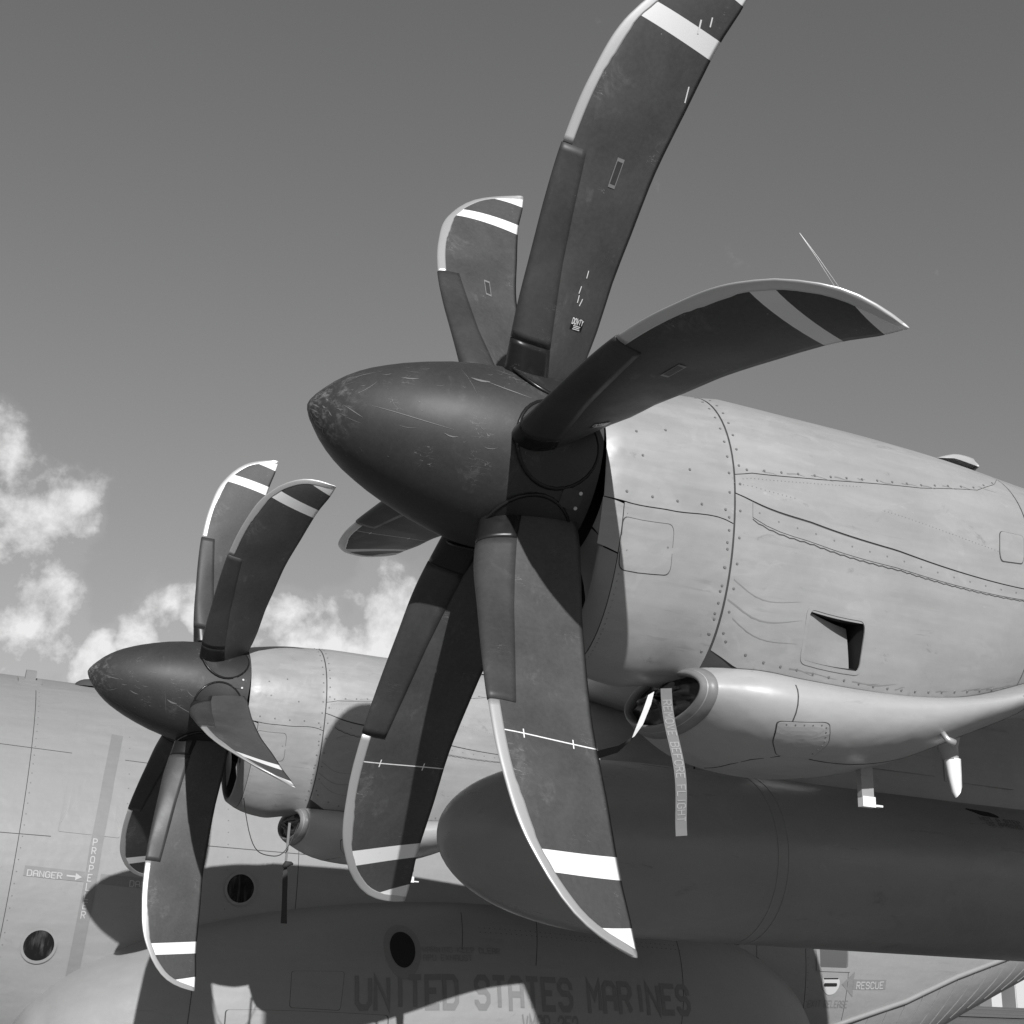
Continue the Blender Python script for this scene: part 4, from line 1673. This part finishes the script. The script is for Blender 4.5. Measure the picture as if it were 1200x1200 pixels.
# two stray bristles standing up from the leading edge of the outboard blade
for dx in (0.0, .017):
    w = MB()
    w.tube([np.array([-.120 + dx, -1.952, -.152]) + OFFZ, np.array([-.180 + dx * .45, -1.951, -.075]) + OFFZ, np.array([-.2307, -1.95, -.0166]) + OFFZ], .0008, 5)
    w.part('loose_bristle', M_WHITE, near_prop, True)


# ------------------------------------------------------------------ covers and streamers
def ribbon(name, pts, w, mats, wdir=(1, 0, 0), thick=.003, parent=None, twist=None):
    pts = [np.array(p, float) for p in pts]
    V = []
    for i, p in enumerate(pts):
        d = np.array(wdir, float)
        if twist:
            a = twist * i / (len(pts) - 1)
            d = np.array([math.cos(a), math.sin(a), 0]) if abs(d[2]) < .5 else d
        d = d / np.linalg.norm(d)
        t = pts[min(i + 1, len(pts) - 1)] - pts[max(0, i - 1)]
        nn = np.cross(t / (np.linalg.norm(t) + 1e-9), d)
        ww = w[i] if hasattr(w, '__len__') else w
        for a, b in ((-.5, -.5), (.5, -.5), (.5, .5), (-.5, .5)):
            V.append(p + d * ww * a + nn * thick * b)
    F = grid_faces(len(pts), 4, True) + [(0, 1, 2, 3), tuple((len(pts) - 1) * 4 + k for k in (3, 2, 1, 0))]
    me = mesh(name, up_(V), F, mats, False)
    flip_safe(me)
    return link(name, me, parent)


def cover(delta, label):
    """crumpled vinyl plug filling the scoop mouth"""
    V = []
    nr, nk = 9, 48
    r2 = np.random.default_rng(3)
    ph = r2.uniform(0, 6.28, 8)
    for i in range(nr):
        q = 1 - i / (nr - 1) * .97
        for k in range(nk):
            a = 360 * k / nk
            p = SCO(.60, a, -.03)[0]
            c = np.array([.60, 0, -.845])
            z = c + (p - c) * q
            fold = .018 * math.sin(5 * math.radians(a) + 6 * q + ph[0]) + .012 * math.sin(9 * math.radians(a) - 9 * q + ph[1]) + .01 * math.sin(3 * math.radians(a) + 14 * q)
            z = z + np.array([-.012 + fold * (1 - q * .7) - .045 * (1 - q ** 2), 0, 0])
            V.append(z + np.array(delta))
    o = part('intake_cover', up_(V), grid_faces(nr, nk, True) + [tuple((nr - 1) * nk + k for k in range(nk))], M_COVER, None)
    tag(o, label, 'intake cover', 'covers plugging the scoop mouths')
    return o


cover((0, 0, 0), 'black crumpled vinyl cover plugging the scoop mouth of the nearer engine')
cover(HUB2, 'black vinyl cover plugging the scoop mouth of the farther engine')

# streamer with the lettering, hanging from the near cover
a0 = np.array([.510, -.12, -.835])
a1 = np.array([.588, -.12, -1.39])
pts = [a0 + (a1 - a0) * t + np.array([.004 * math.sin(t * 5), .018 * math.sin(t * 7 + .4), 0]) for t in np.linspace(0, 1, 22)]
wd = np.array([.97, -.22, .12])
st = ribbon('warning_streamer', pts, .046, M_STREAM, wd, .003)
tag(st, 'grey cloth streamer with pale warning lettering hanging from the nearer scoop mouth', 'streamer')
dn = (a1 - a0) / np.linalg.norm(a1 - a0)
wd = wd / np.linalg.norm(wd)
fr_n = np.cross(dn, wd)
if fr_n[1] > 0:
    fr_n = -fr_n


def stfn(a, b, l):
    t = a / .56
    c = a0 + (a1 - a0) * t + np.array([.004 * math.sin(t * 5), .018 * math.sin(t * 7 + .4), 0])
    return c + wd * (b - .016) * 1.0 + fr_n * (.0028 + l)


_, _, L0 = text_geo('REMOVE BEFORE FLIGHT', lambda a, b, l: (0, 0, 0), .032)
kk = .47 / L0
a_ = .0
for word in ('REMOVE', 'BEFORE', 'FLIGHT'):
    V, F, _ = text_geo(word, lambda a, b, l: stfn(.045 + (a + a_) * kk, b, l), .032, .8)
    link('streamer_lettering', mesh('streamer_lettering', up_(V), F, M_STRLET, False), st)
    a_ += text_geo(word + ' ', lambda a, b, l: (0, 0, 0), .032)[2]
# pale strap and dark strap running forward from the cover
o = ribbon('pale_strap', [(.50, -.02, -.84), (.475, -.03, -.90), (.445, -.02, -.98), (.425, -.01, -1.02)], [.03, .038, .036, .012], M_STRAPW, (.8, -.2, .55))
tag(o, 'short pale webbing strap hanging from the nearer scoop cover', 'strap')
o = ribbon('dark_strap', [(.43, 0, -1.02), (.40, .06, -1.06), (.33, .12, -1.085), (.22, .18, -1.08), (.08, .25, -1.04)], [.012, .03, .036, .032, .02], M_STRAPB, (.1, -.3, .9))
tag(o, 'slack dark webbing strap between the pale strap and the propeller', 'strap')
# far engine: ribbon with knot, and a thin cord loop
b0 = np.array([.50, 4.86, -.93])
o = ribbon('thin_streamer', [b0 + np.array([.0, 0, -z]) for z in (0, .1, .2, .30)], .018, M_STREAM, (1, 0, 0))
tag(o, 'narrow grey tape hanging from the farther scoop cover above the black ribbon', 'streamer')
kb = b0 + np.array([0, 0, -.30])
rb = ribbon('black_ribbon', [kb + np.array([.004 * k, .0, -.055 * k]) for k in range(8)], [.02, .034, .038, .036, .036, .038, .04, .044], M_STRAPB, (1, -.2, 0))
tag(rb, 'knotted black ribbon dangling below the farther engine in front of the fuselage', 'ribbon')
kn = MB()
kn.tube([kb + OFFZ + np.array([-.02, -.01, -.01]), kb + OFFZ + np.array([.0, -.02, .012]), kb + OFFZ + np.array([.035, -.01, .02]), kb + OFFZ + np.array([.05, 0, .018])], [.014, .024, .014, .008], 8)
kn.part('knot', M_STRAPB, rb, True)
c0, c1 = np.array([.13, 4.78, -.80]), np.array([.56, 4.82, -.90])
pts = []
for t in np.linspace(0, 1, 22):
    p = c0 + (c1 - c0) * t
    p[2] -= .35 * (1 - (2 * t - 1) ** 2) + .03 * math.sin(t * 9)
    pts.append(p + OFFZ)
cb = MB()
cb.tube(pts, .0035, 6)
o = cb.part('lanyard_cord', M_CORD, None, True)
tag(o, 'thin dark cord sagging between the inlet and scoop of the farther engine', 'cord')
